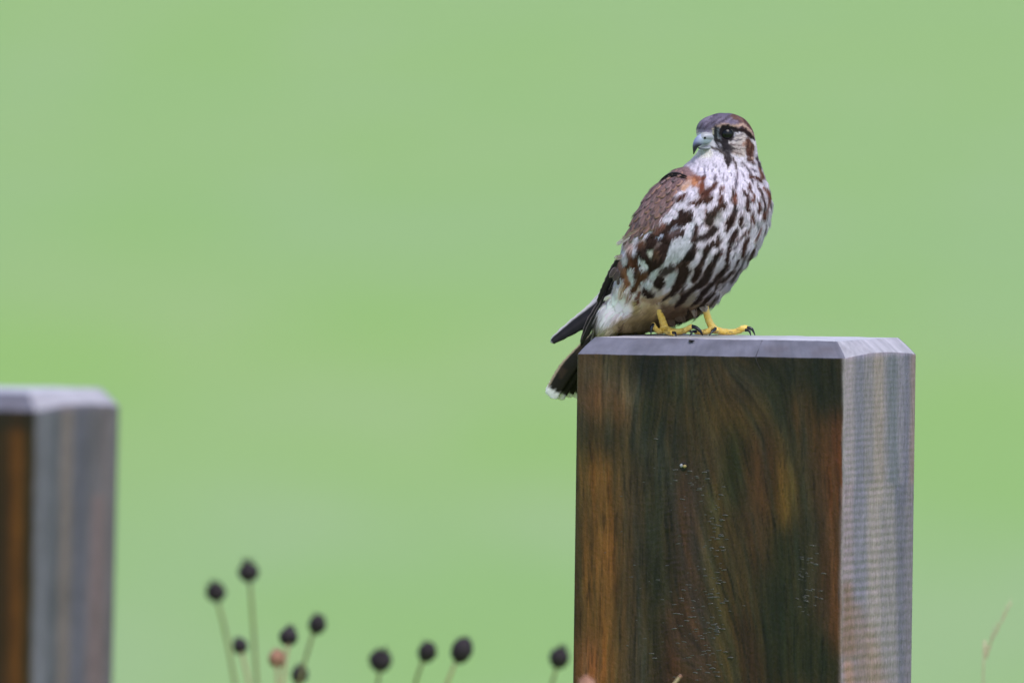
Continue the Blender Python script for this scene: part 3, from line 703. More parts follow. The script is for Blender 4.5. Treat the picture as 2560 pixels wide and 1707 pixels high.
    for q in ([(900, 320, 25), (800, 470, 25)], [(1060, 290, 25), (900, 400, 25)], [(1200, 270, 25), (1060, 380, 25)], [(1380, 340, 35), (1260, 340, 25)], [(760, 380, 20), (720, 470, 20)], [(1000, 380, 20), (880, 500, 20)],
              [(1150, 340, 20), (1000, 400, 20)], [(1000, 250, 20), (850, 320, 20)], [(1480, 420, 30), (1400, 380, 25)]):
        p.stroke(q, (84, 72, 84), 2.2, .8)
    for q in ([(700, 430, 40), (760, 340, 50), (900, 270, 50)], [(800, 400, 22), (900, 330, 22)], [(870, 520, 25), (960, 440, 25)], [(1080, 300, 18), (1000, 360, 18)], [(1250, 300, 16), (1150, 360, 16)], [(1280, 345, 22), (1320, 350, 22)]):
        p.stroke(q, (158, 148, 166), 3, .75)
    p.stroke([(1340, 290, 20), (1420, 350, 20)], (146, 112, 100), 2.4, .7); p.stroke([(1430, 330, 26), (1520, 430, 26)], (70, 50, 48), 2.4, .8)
    p.stroke([(670, 490, 40), (665, 530, 40)], (170, 158, 158), 3, .8)
    p.stroke([(930, 480, 40), (990, 440, 40), (1140, 405, 45), (1300, 430, 50), (1420, 405, 45), (1500, 480, 50), (1600, 610, 30)], (184, 156, 142), 2.2)
    p.stroke([(1290, 475, 70), (1450, 515, 100), (1540, 595, 75), (1610, 655, 45)], (40, 28, 28), 2.6)
    p.stroke([(1400, 440, 25), (1480, 470, 25)], (80, 56, 50), 2)
    p.poly([(1210, 590), (1430, 540), (1500, 650), (1470, 760), (1450, 930), (1250, 910), (1150, 700)], (204, 192, 190), 3)
    p.stroke([(1240, 620, 30), (1420, 570, 30)], (120, 114, 124), 2.2, .8)
    p.stroke([(1180, 670, 35), (1300, 665, 30), (1400, 640, 20)], (84, 78, 88), 2.2)
    p.stroke([(1180, 720, 30), (1400, 740, 18)], (130, 110, 112), 2.2); p.stroke([(1230, 800, 40), (1450, 800, 20)], (96, 82, 82), 2.2)
    p.stroke([(1240, 860, 30), (1420, 900, 20)], (120, 100, 98), 2.2); p.stroke([(1280, 840, 20), (1430, 855, 15)], (150, 134, 132), 2)
    p.stroke([(1490, 640, 70), (1530, 760, 150), (1530, 880, 140), (1570, 970, 50)], (92, 62, 54), 3)
    p.stroke([(1430, 740, 40), (1450, 700, 40)], (150, 104, 84), 3, .8)
    for q in ([(1500, 700, 26), (1490, 790, 30)], [(1560, 740, 26), (1550, 860, 26)], [(1510, 860, 30), (1530, 920, 30)]):
        p.stroke(q, (62, 38, 34), 2.4, .8)
    p.stroke([(1535, 690, 18), (1530, 760, 16)], (150, 110, 96), 2.4, .7); p.stroke([(1580, 830, 16), (1575, 880, 16)], (150, 112, 96), 2.2, .7)
    p.stroke([(1600, 680, 40), (1625, 790, 28)], (214, 208, 214), 2); p.stroke([(1610, 900, 60)], (164, 156, 170), 2.5); p.stroke([(1570, 955, 55)], (186, 160, 146), 2.2)
    p.stroke([(1500, 960, 40), (1580, 1010, 30)], (90, 66, 60), 2.2)
    p.stroke([(1640, 950, 35), (1700, 1100, 40)], (70, 60, 66), 2.2)
    p.stroke([(985, 470, 90), (965, 560, 90), (975, 650, 90), (1060, 720, 110), (1130, 700, 110)], (54, 54, 58), 3)
    p.stroke([(1040, 500, 50), (1110, 440, 60), (1230, 450, 55), (1320, 500, 60)], (36, 30, 32), 2.2)
    p.stroke([(1015, 480, 20), (1015, 560, 34), (1060, 640, 24), (1130, 675, 16)], (96, 96, 108), 2)
    p.stroke([(930, 470, 28), (930, 560, 22)], (176, 168, 150), 2.2)
    p.stroke([(1270, 560, 50), (1250, 630, 40)], (150, 150, 164), 2.4)
    p.stroke([(1000, 670, 60), (1110, 760, 110), (1160, 860, 70), (1200, 950, 60), (1225, 1020, 30)], (52, 46, 50), 4)
    p.stroke([(1060, 720, 80), (1180, 790, 70)], (60, 54, 58), 4); p.stroke([(1080, 820, 20), (1160, 910, 26)], (150, 140, 146), 2.4, .7); p.stroke([(1130, 720, 20), (1230, 770, 20)], (140, 134, 142), 2.4, .7)
    p.stroke([(1120, 900, 40), (1160, 1000, 50), (1170, 1090, 30)], (50, 42, 44), 2.4)
    p.poly([(960, 640), (1100, 690), (1230, 735), (1290, 800), (1225, 880), (1245, 1000), (1195, 1010), (1110, 880), (1000, 780)], (60, 54, 58), 4, .85)
    p.stroke([(1010, 700, 20), (1060, 760, 20)], (150, 146, 158), 2.2, .8); p.stroke([(1150, 830, 16), (1230, 850, 16)], (128, 120, 126), 2.2, .7)
    p.stroke([(1100, 700, 90), (1160, 770, 120), (1210, 830, 60)], (50, 45, 50), 5, .85)
    p.stroke([(1160, 548, 250)], (34, 30, 34), 2.4)
    ring = [(1160 + 128 * math.cos(a_), 548 + 122 * math.sin(a_), 44) for a_ in np.linspace(0, 2 * math.pi, 20)]
    p.stroke(ring, (40, 34, 38), 2.4, .92)
    p.stroke([(1010, 490, 14), (1014, 560, 24), (1050, 640, 18)], (116, 122, 136), 2)
    p.stroke([(1290, 550, 26), (1285, 600, 26)], (150, 148, 160), 2.2)
    p.stroke([(1200, 690, 30), (1330, 690, 24)], (210, 202, 204), 2.2)
    p.stroke([(900, 770, 40), (1040, 820, 40), (1110, 890, 40)], (90, 80, 78), 2.4)
    p.stroke([(1040, 730, 22), (1060, 770, 20)], (170, 164, 176), 2)
    p.stroke([(740, 860, 200), (850, 880, 160)], (232, 228, 220), 6)
    return p

BP = paint_bird(); BP.a *= np.array([1.0, .965, 1.0])

bird = bpy.data.objects.new('falcon', None); link(bird); bird.location = P(1725, 840, .055); bird.location.z = ZT
tag(bird, 'small brown streaked falcon with yellow feet standing on the sharp wooden post, head turned left', 'bird')
bird.empty_display_size = .05

# rings: left px, py, right px, py, depth centre, depth radius
RINGS = [
 (1800, 283.5, 1812, 283.5, .042, .003), (1784, 287.5, 1834, 286.5, .042, .0115), (1760, 297, 1858, 297, .042, .0175), (1746, 311, 1872, 311, .041, .0205), (1741, 329, 1881, 328, .040, .0218),
 (1744, 348, 1887, 348, .040, .0222), (1748, 368, 1891, 369, .040, .0222), (1742, 384, 1894, 390, .039, .0222), (1730, 398, 1898, 408, .038, .0235),
 (1711, 416, 1906, 432, .037, .026), (1680, 430, 1916, 460, .036, .031), (1645, 459, 1928, 495, .035, .037), (1616, 493, 1929, 532, .035, .041), (1594, 530, 1918, 570, .036, .0435),
 (1580, 565, 1905, 602, .037, .045), (1565, 600, 1887, 636, .038, .0455), (1553, 634, 1866, 665, .041, .045), (1546, 666, 1845, 694, .046, .043), (1540, 696, 1822, 721, .051, .040),
 (1530, 726, 1798, 747, .057, .036), (1515, 754, 1768, 772, .069, .031), (1503, 779, 1728, 793, .079, .028), (1494, 802, 1684, 808, .089, .024), (1487, 822, 1640, 826, .096, .021), (1484, 838, 1610, 840, .101, .018),
 (1488, 852, 1580, 853, .104, .013), (1500, 862, 1550, 862, .106, .005)]
RA = np.array(RINGS, float)
NRG, NSG = 340, 320
def ring_at(q):
    m = len(RA); i = int(min(max(q, 0), m - 1.0001)); t = q - i
    p0, p1, p2, p3 = RA[max(i - 1, 0)], RA[i], RA[min(i + 1, m - 1)], RA[min(i + 2, m - 1)]
    return .5 * ((2 * p1) + (-p0 + p2) * t + (2 * p0 - 5 * p1 + 4 * p2 - p3) * t * t + (-p0 + 3 * p1 - 3 * p2 + p3) * t ** 3)
verts = []
for r in range(NRG):
    q = (len(RA) - 1) * r / (NRG - 1)
    a = ring_at(q)
    for k in range(NSG):
        ph = 2 * math.pi * k / NSG
        cx, cy = (a[0] + a[2]) / 2, (a[1] + a[3]) / 2
        hx, hy = (a[2] - a[0]) / 2, (a[3] - a[1]) / 2
        verts.append(P(cx + hx * math.cos(ph), cy + hy * math.cos(ph), a[4] - a[5] * math.sin(ph)))
verts.append(P(1806, 282.5, .042)); verts.append(P(1525, 866, .106))
BV = np.array([list(v) for v in verts])
bpx, bpy_ = project(BV)
front = BV[:, 1] < np.append(np.repeat([ring_at((len(RA) - 1) * r / (NRG - 1))[4] for r in range(NRG)], NSG), [1, 1])
# eye socket, brow, cheek and ruffled feather relief
def gz(x, y, sx, sy): return np.exp(-((bpx - x) / sx) ** 2 - ((bpy_ - y) / sy) ** 2)
dy = .0022 * gz(1817, 338, 20, 17) - .0018 * gz(1822, 312, 30, 9) - .0012 * gz(1850, 372, 24, 24) - .024 * gz(1522, 828, 56, 58) + .0010 * gz(1786, 345, 12, 18)
BV[:, 1] += np.where(front, dy, -dy)
cen = BV[:NRG * NSG].reshape(NRG, NSG, 3).mean(1); cen = np.vstack([np.repeat(cen, NSG, 0), BV[-2:]])
out_dir = BV - cen; ln = np.linalg.norm(out_dir, axis=1, keepdims=True) + 1e-9; out_dir /= ln
rel = np.where(bpy_ > 400, 1.0, .35)
ruf = (fbm(bpx / 26, bpy_ / 34, 51, 3) - .5) * .0022 + (fbm(bpx / 8, bpy_ / 14, 53, 2) - .5) * .0010
BV += out_dir * (ruf * rel)[:, None]
# keep the vent feathers resting on the post, not in it
def clamp_post(V):
    rx, ry = V[:, 0] - (Nr.x - PW / 2 * UX.x + PD / 2 * UY.x), V[:, 1] - (Nr.y - PW / 2 * UX.y + PD / 2 * UY.y)
    s_ = rx * UX.x + ry * UX.y; t_ = rx * UY.x + ry * UY.y
    ins = (np.abs(s_) < PW / 2 + .001) & (np.abs(t_) < PD / 2 + .001)
    V[:, 2] = np.where(ins, np.maximum(V[:, 2], ZT + .0018), V[:, 2])
    return V
clamp_post(BV)
faces = grid_faces(NRG, NSG, True).tolist()
faces += [((k + 1) % NSG, k, NRG * NSG) for k in range(NSG)] + [((NRG - 1) * NSG + k, (NRG - 1) * NSG + (k + 1) % NSG, NRG * NSG + 1) for k in range(NSG)]
warp = lambda x, y: (x + 3 * (vnoise(x / 5, y / 9, 61) - .5) + 2 * (vnoise(x / 2, y / 4, 62) - .5), y + 4 * (vnoise(x / 4, y / 8, 63) - .5))
wx, wy = warp(bpx, bpy_)
BC = BP.get(wx, wy)
# the side turned away: brown back
backcol = lin((112, 90, 90)) * (.7 + .6 * fbm(bpx / 12, bpy_ / 16, 71, 3))[:, None]
bf = np.clip(((BV[:, 1] - .050 - .02 * (bpx > 1780)) / .012), 0, 1) * np.clip((760 - bpy_) / 40, 0, 1) * np.clip((1850 - bpx) / 120 + .3, 0, 1)
BC = BC * (1 - bf[:, None]) + backcol * bf[:, None]
body = child('body', BV, faces, M_PLUM, bird, cols=BC)
bvh = BVHTree.FromPolygons([tuple(v) for v in BV], faces)

def hit(px, py):
    a, b = P(px, py, -.6), P(px, py, .6)
    loc, nrm, idx, dist = bvh.ray_cast(a, (b - a).normalized())
    if loc is None: return None, None
    if nrm.dot(b - a) > 0: nrm = -nrm
    return loc, nrm

# flow of the plumage over the ring grid: down the rings, on the head away from the beak
GV = BV[:NRG * NSG].reshape(NRG, NSG, 3)
dS = np.zeros_like(GV); dS[1:-1] = GV[2:] - GV[:-2]; dS[0] = GV[1] - GV[0]; dS[-1] = GV[-1] - GV[-2]
dP = np.roll(GV, -1, 1) - np.roll(GV, 1, 1)
NN = np.cross(dP, dS); NN /= np.linalg.norm(NN, axis=2, keepdims=True) + 1e-12
cg = GV.mean(1, keepdims=True)
sgn = np.sign((NN * (GV - cg)).sum(2, keepdims=True)); NN *= np.where(sgn == 0, 1, sgn)

def strands(n, lo, hi, width, length, lift, seed, front_only=True):
    g = np.random.default_rng(seed)
    area = np.linalg.norm(np.cross(dP, dS), axis=2)[lo:hi]
    if front_only:
        ok = (NN[lo:hi, :, 1] < .45)
        area = area * ok
    pr = (area / area.sum()).ravel()
    idx = g.choice(pr.size, n, p=pr); r = lo + idx // NSG; c = idx % NSG
    root = GV[r, c] + (g.random((n, 1)) - .5) * dS[r, c] * .5 + (g.random((n, 1)) - .5) * dP[r, c] * .5
    nr = NN[r, c]
    fl = dS[r, c] / (np.linalg.norm(dS[r, c], axis=1, keepdims=True) + 1e-12)
    px, py = project(root)
    # head: away from the beak
    bk = np.array(P(1745, 352, .028)); hd = root - bk; hd -= (hd * nr).sum(1, keepdims=True) * nr; hd /= np.linalg.norm(hd, axis=1, keepdims=True) + 1e-9
    wgt = np.clip((395 - py) / 40, 0, 1)[:, None]
    fl = fl * (1 - wgt) + hd * wgt
    # flank and belly feathers sweep down to the left, as they lie on the bird
    swp = np.array([-.55, 0, -.83]); swp = swp - (swp * nr).sum(1, keepdims=True) * nr
    w2 = (np.clip((py - 540) / 140, 0, 1) * .75)[:, None]
    fl = fl * (1 - w2) + swp * w2
    fl -= (fl * nr).sum(1, keepdims=True) * nr; fl /= np.linalg.norm(fl, axis=1, keepdims=True) + 1e-9
    sd_ = np.cross(fl, nr)
    fl = fl + sd_ * (g.normal(0, .16, (n, 1)) + .35 * (fbm(px / 22, py / 22, 81, 2)[:, None] - .5)); fl /= np.linalg.norm(fl, axis=1, keepdims=True)
    sd_ = np.cross(fl, nr)
    keep = (np.hypot(px - 1818, (py - 336)) > 19) & ~((px < 1786) & (py > 326) & (py < 372) & (np.abs(py - 348) < 24))
    L = (length * np.clip(.25 + (py - 300) / 260, .28, 1.0) * g.uniform(.6, 1.3, n))[:, None]
    wd = (width * np.clip(.6 + (py - 300) / 400, .6, 1.1) * g.uniform(.7, 1.3, n))[:, None]
    lf = (lift * g.uniform(.2, 1.6, n))[:, None]
    p0 = root - nr * .0003
    p1 = root + fl * L * .5 + nr * (L * lf * .6 + .0003)
    p2 = root + fl * L + nr * (L * lf * .75 - L * L * 1.5)
    V = np.stack([p0 - sd_ * wd * .5, p0 + sd_ * wd * .5, p1 + sd_ * wd * .5, p1 - sd_ * wd * .5, p2], 1)[keep]
    mx, my = project(root + fl * L * .55)
    wx, wy = warp(mx, my)
    C = BP.get(wx + g.normal(0, .8, n), wy + g.normal(0, 1.2, n))
    zc = root[:, 1]
    bb = np.clip((zc - .050 - .02 * (px > 1780)) / .012, 0, 1) * np.clip((760 - py) / 40, 0, 1) * np.clip((1850 - px) / 120 + .3, 0, 1)
    C = C * (1 - bb[:, None]) + lin((112, 90, 90)) * bb[:, None]
    C = C * np.where((py < 400)[:, None], g.uniform(.62, 1.28, (n, 1)), g.uniform(.78, 1.14, (n, 1))); C = np.clip(C, 0, .85)[keep]
    m = len(V); V = V.reshape(-1, 3); C = np.repeat(C, 5, 0)
    b = np.arange(m)[:, None] * 5
    T = np.concatenate([b + [0, 1, 2], b + [0, 2, 3], b + [3, 2, 4]])
    return V, T, C

pv, pt, pc, off = [], [], [], 0
for args in ((26000, 4, 110, .00042, .0055, .10, 1), (9000, 84, 140, .0005, .0065, .14, 5, False), (60000, 100, 300, .00055, .0082, .10, 2), (16000, 262, 338, .0006, .0120, .12, 3), (8000, 4, 338, .0006, .008, .1, 4, False)):
    v_, t_, c_ = strands(*args); pv.append(v_); pt.append(t_ + off); pc.append(c_); off += len(v_)
# loose wet tufts: bunches of barbs that run together to a point
def tuft(px0, py0, y0, px1, py1, y1, wpx, n, col, col2=None):
    global off
    a0, b0 = P(px0, py0, y0), P(px1, py1, y1); V, T, C = [], [], []
    for i in range(n):
        o_ = random.uniform(-1, 1); st = random.uniform(-.6, .5)
        s0 = P(px0 + o_ * wpx + (px1 - px0) * st, py0 + (py1 - py0) * st, y0 + random.uniform(-.003, .003))
        e0 = P(px1 + o_ * wpx * .3, py1 + random.uniform(-9, 1.5), y1 + random.uniform(-.001, .001))
        d = (e0 - s0).normalized(); sd2 = d.cross(Vector((0, 1, 0))).normalized() * .00033
        mid = s0.lerp(e0, .55) + sd2 * o_ * 1.5
        k = len(V); V += [s0 - sd2, s0 + sd2, mid + sd2, mid - sd2, e0]; T += [(k, k + 1, k + 2), (k, k + 2, k + 3), (k + 3, k + 2, k + 4)]
        c = lin(col if (col2 is None or random.random() < .6) else col2) * random.uniform(.8, 1.15)
        sx_, sy_ = project([list(s0)]); c = c * .45 + BP.get(sx_, sy_)[0] * .55; C += [c] * 5
    pv.append(np.array([list(q) for q in V])); pt.append(np.array(T) + off); pc.append(np.array(C)); off += len(V)
for a in ((1672, 796, .06, 1686, 821, .058, 12, 70, (84, 72, 60), (50, 44, 38)), (1700, 790, .056, 1712, 807, .055, 9, 50, (84, 72, 60), (50, 44, 38)), (1690, 790, .058, 1699, 806, .055, 7, 40, (110, 94, 80), (60, 50, 40)),
          (1658, 800, .062, 1672, 812, .06, 12, 60, (84, 72, 60), (60, 50, 40)), (1735, 776, .052, 1738, 796, .052, 8, 30, (170, 150, 136), (200, 190, 180)), (1755, 762, .048, 1764, 780, .048, 11, 60, (196, 180, 170), (226, 220, 216)),
          (1640, 745, .030, 1646, 764, .033, 12, 60, (176, 156, 136), (120, 96, 80)), (1608, 820, .09, 1600, 838, .092, 10, 50, (190, 180, 150), (110, 96, 60)),
          (1560, 720, .030, 1548, 752, .036, 12, 60, (206, 190, 160), (150, 110, 80)), (1575, 725, .03, 1568, 760, .036, 10, 60, (140, 100, 70), (206, 190, 160)), (1540, 735, .05, 1512, 752, .055, 12, 40, (226, 222, 210), (236, 232, 224)),
          (1525, 760, .058, 1500, 782, .062, 12, 40, (226, 222, 210), (236, 232, 224)), (1510, 780, .066, 1490, 806, .07, 12, 40, (226, 222, 210), (236, 232, 224)),
          (1560, 600, .020, 1541, 616, .024, 9, 16, (206, 176, 166), (226, 210, 206)), (1575, 588, .015, 1556, 600, .02, 9, 16, (190, 150, 140), (226, 210, 206)), (1555, 640, .024, 1538, 650, .03, 10, 16, (206, 176, 160), (150, 110, 96)),
          (1590, 575, .008, 1570, 590, .012, 9, 16, (180, 140, 126), (206, 186, 180))):
    tuft(*a)
PV = np.concatenate(pv); clamp_post(PV)
plum = child('plumage', PV, np.concatenate(pt), M_PLUM, bird, cols=np.concatenate(pc), smooth=False)
tag(plum, kind='stuff')

# ---- flat feathers: a cambered vane with a raised shaft
def vane(base, tip, nrm, width, colf, parent, name='feather', nl=9, nw=6, camber=.12, curl=.02, lean=0.0, tipround=.55, thick=.0003):
    """one feather from base to tip lying across nrm; colf(s along 0..1, t across -1..1) -> srgb"""
    base, tip = Vector(base), Vector(tip); ax = tip - base; L = ax.length; ax.normalize()
    sd_ = ax.cross(nrm).normalized(); nn = sd_.cross(ax).normalized()
    if nn.dot(nrm) < 0: nn = -nn
    V, C = [], []
    for lay in (0, 1):
        for i in range(nl):
            s_ = i / (nl - 1)
            wd = math.sin(min(1, s_ / .35) * math.pi / 2) ** .7
            if s_ > tipround: wd *= math.sqrt(max(0.0, 1 - ((s_ - tipround) / (1 - tipround)) ** 2)) * .93 + .05
            wd = width * .5 * (wd * .95 + .05)
            for j in range(nw):
                t_ = -1 + 2 * j / (nw - 1)
                h = camber * width * (1 - t_ * t_) + curl * L * math.sin(s_ * math.pi)
                p_ = base + ax * (L * s_) + sd_ * (wd * t_ + lean * L * s_ * s_) + nn * (h - lay * thick)
                V.append(p_); C.append(lin(colf(s_, t_)) * (1 + .05 * math.sin(37 * s_ + 5 * t_)))
    f = grid_faces(nl, nw).tolist(); f2 = [tuple(reversed([q + nl * nw for q in x])) for x in f]
    rim = [i * nw for i in range(nl)] + [(nl - 1) * nw + j for j in range(1, nw)] + [i * nw + nw - 1 for i in range(nl - 2, -1, -1)] + list(range(nw - 2, 0, -1))
    f3 = [(rim[i], rim[(i + 1) % len(rim)], rim[(i + 1) % len(rim)] + nl * nw, rim[i] + nl * nw) for i in range(len(rim))]
    pl = Vector(parent.matrix_world.translation) if False else origin_of(parent)
    v = np.array([list(q - pl) for q in V])
    return mesh_obj(name, v, f + f2 + f3, M_FEATH, parent, np.array(C))

def origin_of(o):
    v = Vector((0, 0, 0))
    while o is not None: v += o.location; o = o.parent
    return v

def part(name, parent, at):
    e = bpy.data.objects.new(name, None); link(e, parent); e.location = Vector(at) - origin_of(parent); e.empty_display_size = .01
    return e

plumw = part('breast', bird, P(1760, 560, 0))
def flow_dir(x, y):
    u = min(1, max(0, (y - 430) / 230)); v_ = Vector((1500 - x, 930 - y)).normalized(); d = Vector((.06 * (1 if x > 1800 else -1), 1)) * (1 - u) + v_ * u
    return d.normalized()
cf_list = []
for i in range(26):
    for j in range(26):
        x = 1530 + j * 17 + (i % 2) * 8.5 + random.uniform(-3, 3); y = 425 + i * 15.5 + random.uniform(-3, 3)
        l_, n_ = hit(x, y)
        if l_ is None or n_.y > -.28 or y > 770: continue
        if x < 1700 - (y - 425) * .85 and y < 640: continue          # the folded wing lies here
        cf_list.append((y, x))
for y, x in sorted(cf_list, reverse=True):
    d = flow_dir(x, y); Lp = 20 + 15 * min(1, max(0, (y - 430) / 160)) + random.uniform(-2, 3)
    l0, n0 = hit(x - d.x * Lp * .5, y - d.y * Lp * .5); l1, n1 = hit(x + d.x * Lp * .5, y + d.y * Lp * .5)
    if l0 is None or l1 is None or (l1 - l0).length > Lp / 3040 * 1.9: continue
    f_ = vane(l0 - n0 * .0004, l1 + n1 * random.uniform(.0003, .0008), (n0 + n1).normalized(), (Lp * .72) / 3040, lambda s_, t_: (200, 200, 200), plumw, 'breast_feather', 9, 7, .035, .006, tipround=.45)
    me = f_.data; co = np.array([list(v_.co) for v_ in me.vertices]) + np.array(origin_of(plumw)); fx, fy = project(co); wx, wy = warp(fx, fy)
    cc = BP.get(wx, wy) * random.uniform(.93, 1.05); c4 = np.ones((len(cc), 4), np.float32); c4[:, :3] = np.clip(cc, 0, .85)
    me.color_attributes['albedo'].data.foreach_set('color', c4.ravel()); me.materials[0] = M_PLUM

# near wing: rows of small coverts over the folded wing, long flight feathers below
wing = part('wing', bird, P(1640, 500, .02))
def in_poly(x, y, q):
    ins = False
    for (ax, ay), (bx, by) in zip(q, q[1:] + q[:1]):
        if (ay > y) != (by > y) and x < (bx - ax) * (y - ay) / (by - ay) + ax: ins = not ins
    return ins
WP = [(1702, 426), (1712, 440), (1704, 458), (1692, 482), (1682, 500), (1670, 528), (1654, 552), (1630, 572), (1604, 588), (1578, 598), (1555, 606), (1560, 585), (1578, 540), (1600, 498), (1630, 462), (1662, 436)]
dirp = Vector((-.44, .90)); acr = Vector((.90, .44))
cov = []
for i in range(-2, 14):
    for j in range(-7, 8):
        x = 1640 + dirp.x * (i - 5.5) * 15.5 + acr.x * (j + .5 * (i % 2)) * 13.5
        y = 505 + dirp.y * (i - 5.5) * 15.5 + acr.y * (j + .5 * (i % 2)) * 13.5
        x += random.uniform(-2, 2); y += random.uniform(-2.5, 2.5)
        if in_poly(x, y, WP): cov.append((y * .9 - x * .44, x, y))
cov.sort(reverse=True)
for _, x, y in cov:
    big = max(0, min(1, (y - 440) / 140))
    Lp = 19 + 13 * big; a_ = random.uniform(-.12, .12)
    d = Vector((dirp.x * math.cos(a_) - dirp.y * math.sin(a_), dirp.x * math.sin(a_) + dirp.y * math.cos(a_)))
    l0, n0 = hit(x - d.x * Lp * .45, y - d.y * Lp * .45); l1, n1 = hit(x + d.x * Lp * .55, y + d.y * Lp * .55)
    if l0 is None: continue
    if l1 is None: l1 = l0 + (P(d.x * 100 + 1280, d.y * 100 + 853, 0) - P(1280, 853, 0)).normalized() * Lp / 3040 + Vector((0, .004, 0)); n1 = n0
    k = random.uniform(.88, 1.12); db = random.random() < .35 + .5 * big; wm = random.uniform(0, 1)
    def cf(s_, t_, k=k, db=db, wm=wm, big=big):
        e = max(abs(t_) ** 1.5, 0) * .6 + max(0, (s_ - .72) / .28) * .7
        mid = np.array((118, 90, 86)); edge = np.array((148, 112, 98)) if wm > .4 else np.array((132, 112, 120)); drk = np.array((56, 42, 52))
        c = mid * (1 - min(e, 1)) + edge * min(e, 1)
        if db:
            f = math.exp(-((s_ - .62) / .2) ** 2 - (t_ / .42) ** 2) * .95; c = c * (1 - f) + drk * f
        f = math.exp(-(t_ / .12) ** 2) * .22 * (s_ < .9); c = c * (1 - f) + drk * f
        return c * k
    vane(l0 + n0 * .0008, l1 + n1 * .0021, (n0 + n1).normalized(), (15 + 5 * big) / 3040, cf, wing, 'covert_feather', 7, 5, .10, .02)

for dy_, r_ in ((0, .0013), (5, .0008)):  # dark strips that stand in for the shadow in the gap along the shoulder
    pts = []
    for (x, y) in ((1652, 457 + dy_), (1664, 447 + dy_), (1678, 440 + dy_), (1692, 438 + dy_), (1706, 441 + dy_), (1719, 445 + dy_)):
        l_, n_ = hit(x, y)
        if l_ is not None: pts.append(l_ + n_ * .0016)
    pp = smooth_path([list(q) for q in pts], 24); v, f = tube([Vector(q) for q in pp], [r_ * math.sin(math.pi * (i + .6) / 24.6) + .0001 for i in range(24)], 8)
    pl = origin_of(wing); mesh_obj('shoulder_gap_shadow', np.array([list(q - pl) for q in v]), f, M_FEATH, wing, np.tile(lin((30, 22, 22)), (len(v), 1)))

def blade_feather(pts, wpx, y0, y1, colf, parent, name, nl=26, nw=7, tipround=.9, camber=.08, facing=(0, -1, 0)):
    """long flight feather: pts are px centre line, wpx the widths along it"""
    path = smooth_path([(p[0], p[1]) for p in pts], nl); wd = np.interp(np.linspace(0, 1, nl), np.linspace(0, 1, len(wpx)), wpx)
    V, C = [], []
    for lay in (0, 1):
        for i in range(nl):
            s_ = i / (nl - 1); a_ = path[max(i - 1, 0)]; b_ = path[min(i + 1, nl - 1)]; d = (b_ - a_) / (np.linalg.norm(b_ - a_) + 1e-9)
            sx, sy = -d[1], d[0]; w_ = wd[i] / 2
            if s_ > tipround: w_ *= math.sqrt(max(.02, 1 - ((s_ - tipround) / (1 - tipround)) ** 2))
            for j in range(nw):
                t_ = -1 + 2 * j / (nw - 1); y = y0 + (y1 - y0) * s_ - camber * wd[i] / 3040 * (1 - t_ * t_) + lay * .0004
                y += .25 * wd[i] / 3040 * t_ * .5
                jag = .8 * math.sin(i * 2.3 + j) if abs(t_) == 1 else 0
                V.append(P(path[i][0] + sx * (w_ * t_ + jag), path[i][1] + sy * (w_ * t_ + jag), y)); C.append(lin(np.clip(colf(s_, t_), 0, 255)))
    f = grid_faces(nl, nw).tolist(); f2 = [tuple(reversed([q + nl * nw for q in x])) for x in f]
    rim = [i * nw for i in range(nl)] + [(nl - 1) * nw + j for j in range(1, nw)] + [i * nw + nw - 1 for i in range(nl - 2, -1, -1)] + list(range(nw - 2, 0, -1))
    f3 = [(rim[i], rim[(i + 1) % len(rim)], rim[(i + 1) % len(rim)] + nl * nw, rim[i] + nl * nw) for i in range(len(rim))]
    pl = origin_of(parent)
    return mesh_obj(name, np.array([list(q - pl) for q in V]), f + f2 + f3, M_FEATH, parent, np.array(C))

def prim_col(edge=.5, base=(44, 36, 44), pale=(110, 94, 98)):
    def f(s_, t_):
        c = np.array(base, float) * (1 + .15 * math.sin(s_ * 40 + t_ * 3))
        e = max(0, (t_ - (1 - edge * .5)) / (edge * .5)) if edge > 0 else 0
        c = c * (1 - e) + np.array(pale) * e
        g_ = math.exp(-(t_ / .1) ** 2) * .3; return c * (1 - g_) + np.array((60, 48, 50)) * g_
    return f
# t = +1 is to the left of the feather as it runs down, the outer edge
for k, (pts, wp, y0, y1, e) in enumerate((
        ([(1562, 640), (1532, 700), (1503, 760), (1470, 812), (1452, 866)], [24, 26, 24, 17, 8], .052, .082, .25),
        ([(1560, 650), (1537, 700), (1508, 762), (1478, 812), (1454, 858)], [20, 24, 22, 17, 8], .048, .080, .2),
        ([(1556, 668), (1540, 708), (1514, 760), (1490, 800)], [18, 22, 20, 10], .045, .074, .1),
        ([(1566, 650), (1551, 700), (1530, 745), (1508, 778)], [18, 26, 22, 10], .040, .068, .0),
        ([(1552, 640), (1530, 680), (1508, 725), (1494, 756)], [14, 18, 14, 7], .044, .066, .5))):
    blade_feather(pts, wp, y0, y1, prim_col(e, (24, 19, 24)), wing, 'flight_feather')
# small pale-rimmed coverts where the flank feathers end
for (x, y, x2, y2, wd_) in ((1548, 676, 1534, 702, 16), (1540, 668, 1524, 694, 13), (1556, 690, 1543, 712, 13)):
    a, b = P(x, y, .034), P(x2, y2, .038)
    vane(a, b, Vector((-.3, -1, .1)), wd_ / 3040, lambda s_, t_: (np.array((76, 62, 66)) * (1 - min(1, abs(t_) ** 4 + max(0, (s_ - .85) / .15))) + np.array((140, 122, 124)) * min(1, abs(t_) ** 4 + max(0, (s_ - .85) / .15))), wing, 'covert_feather', 9, 7)

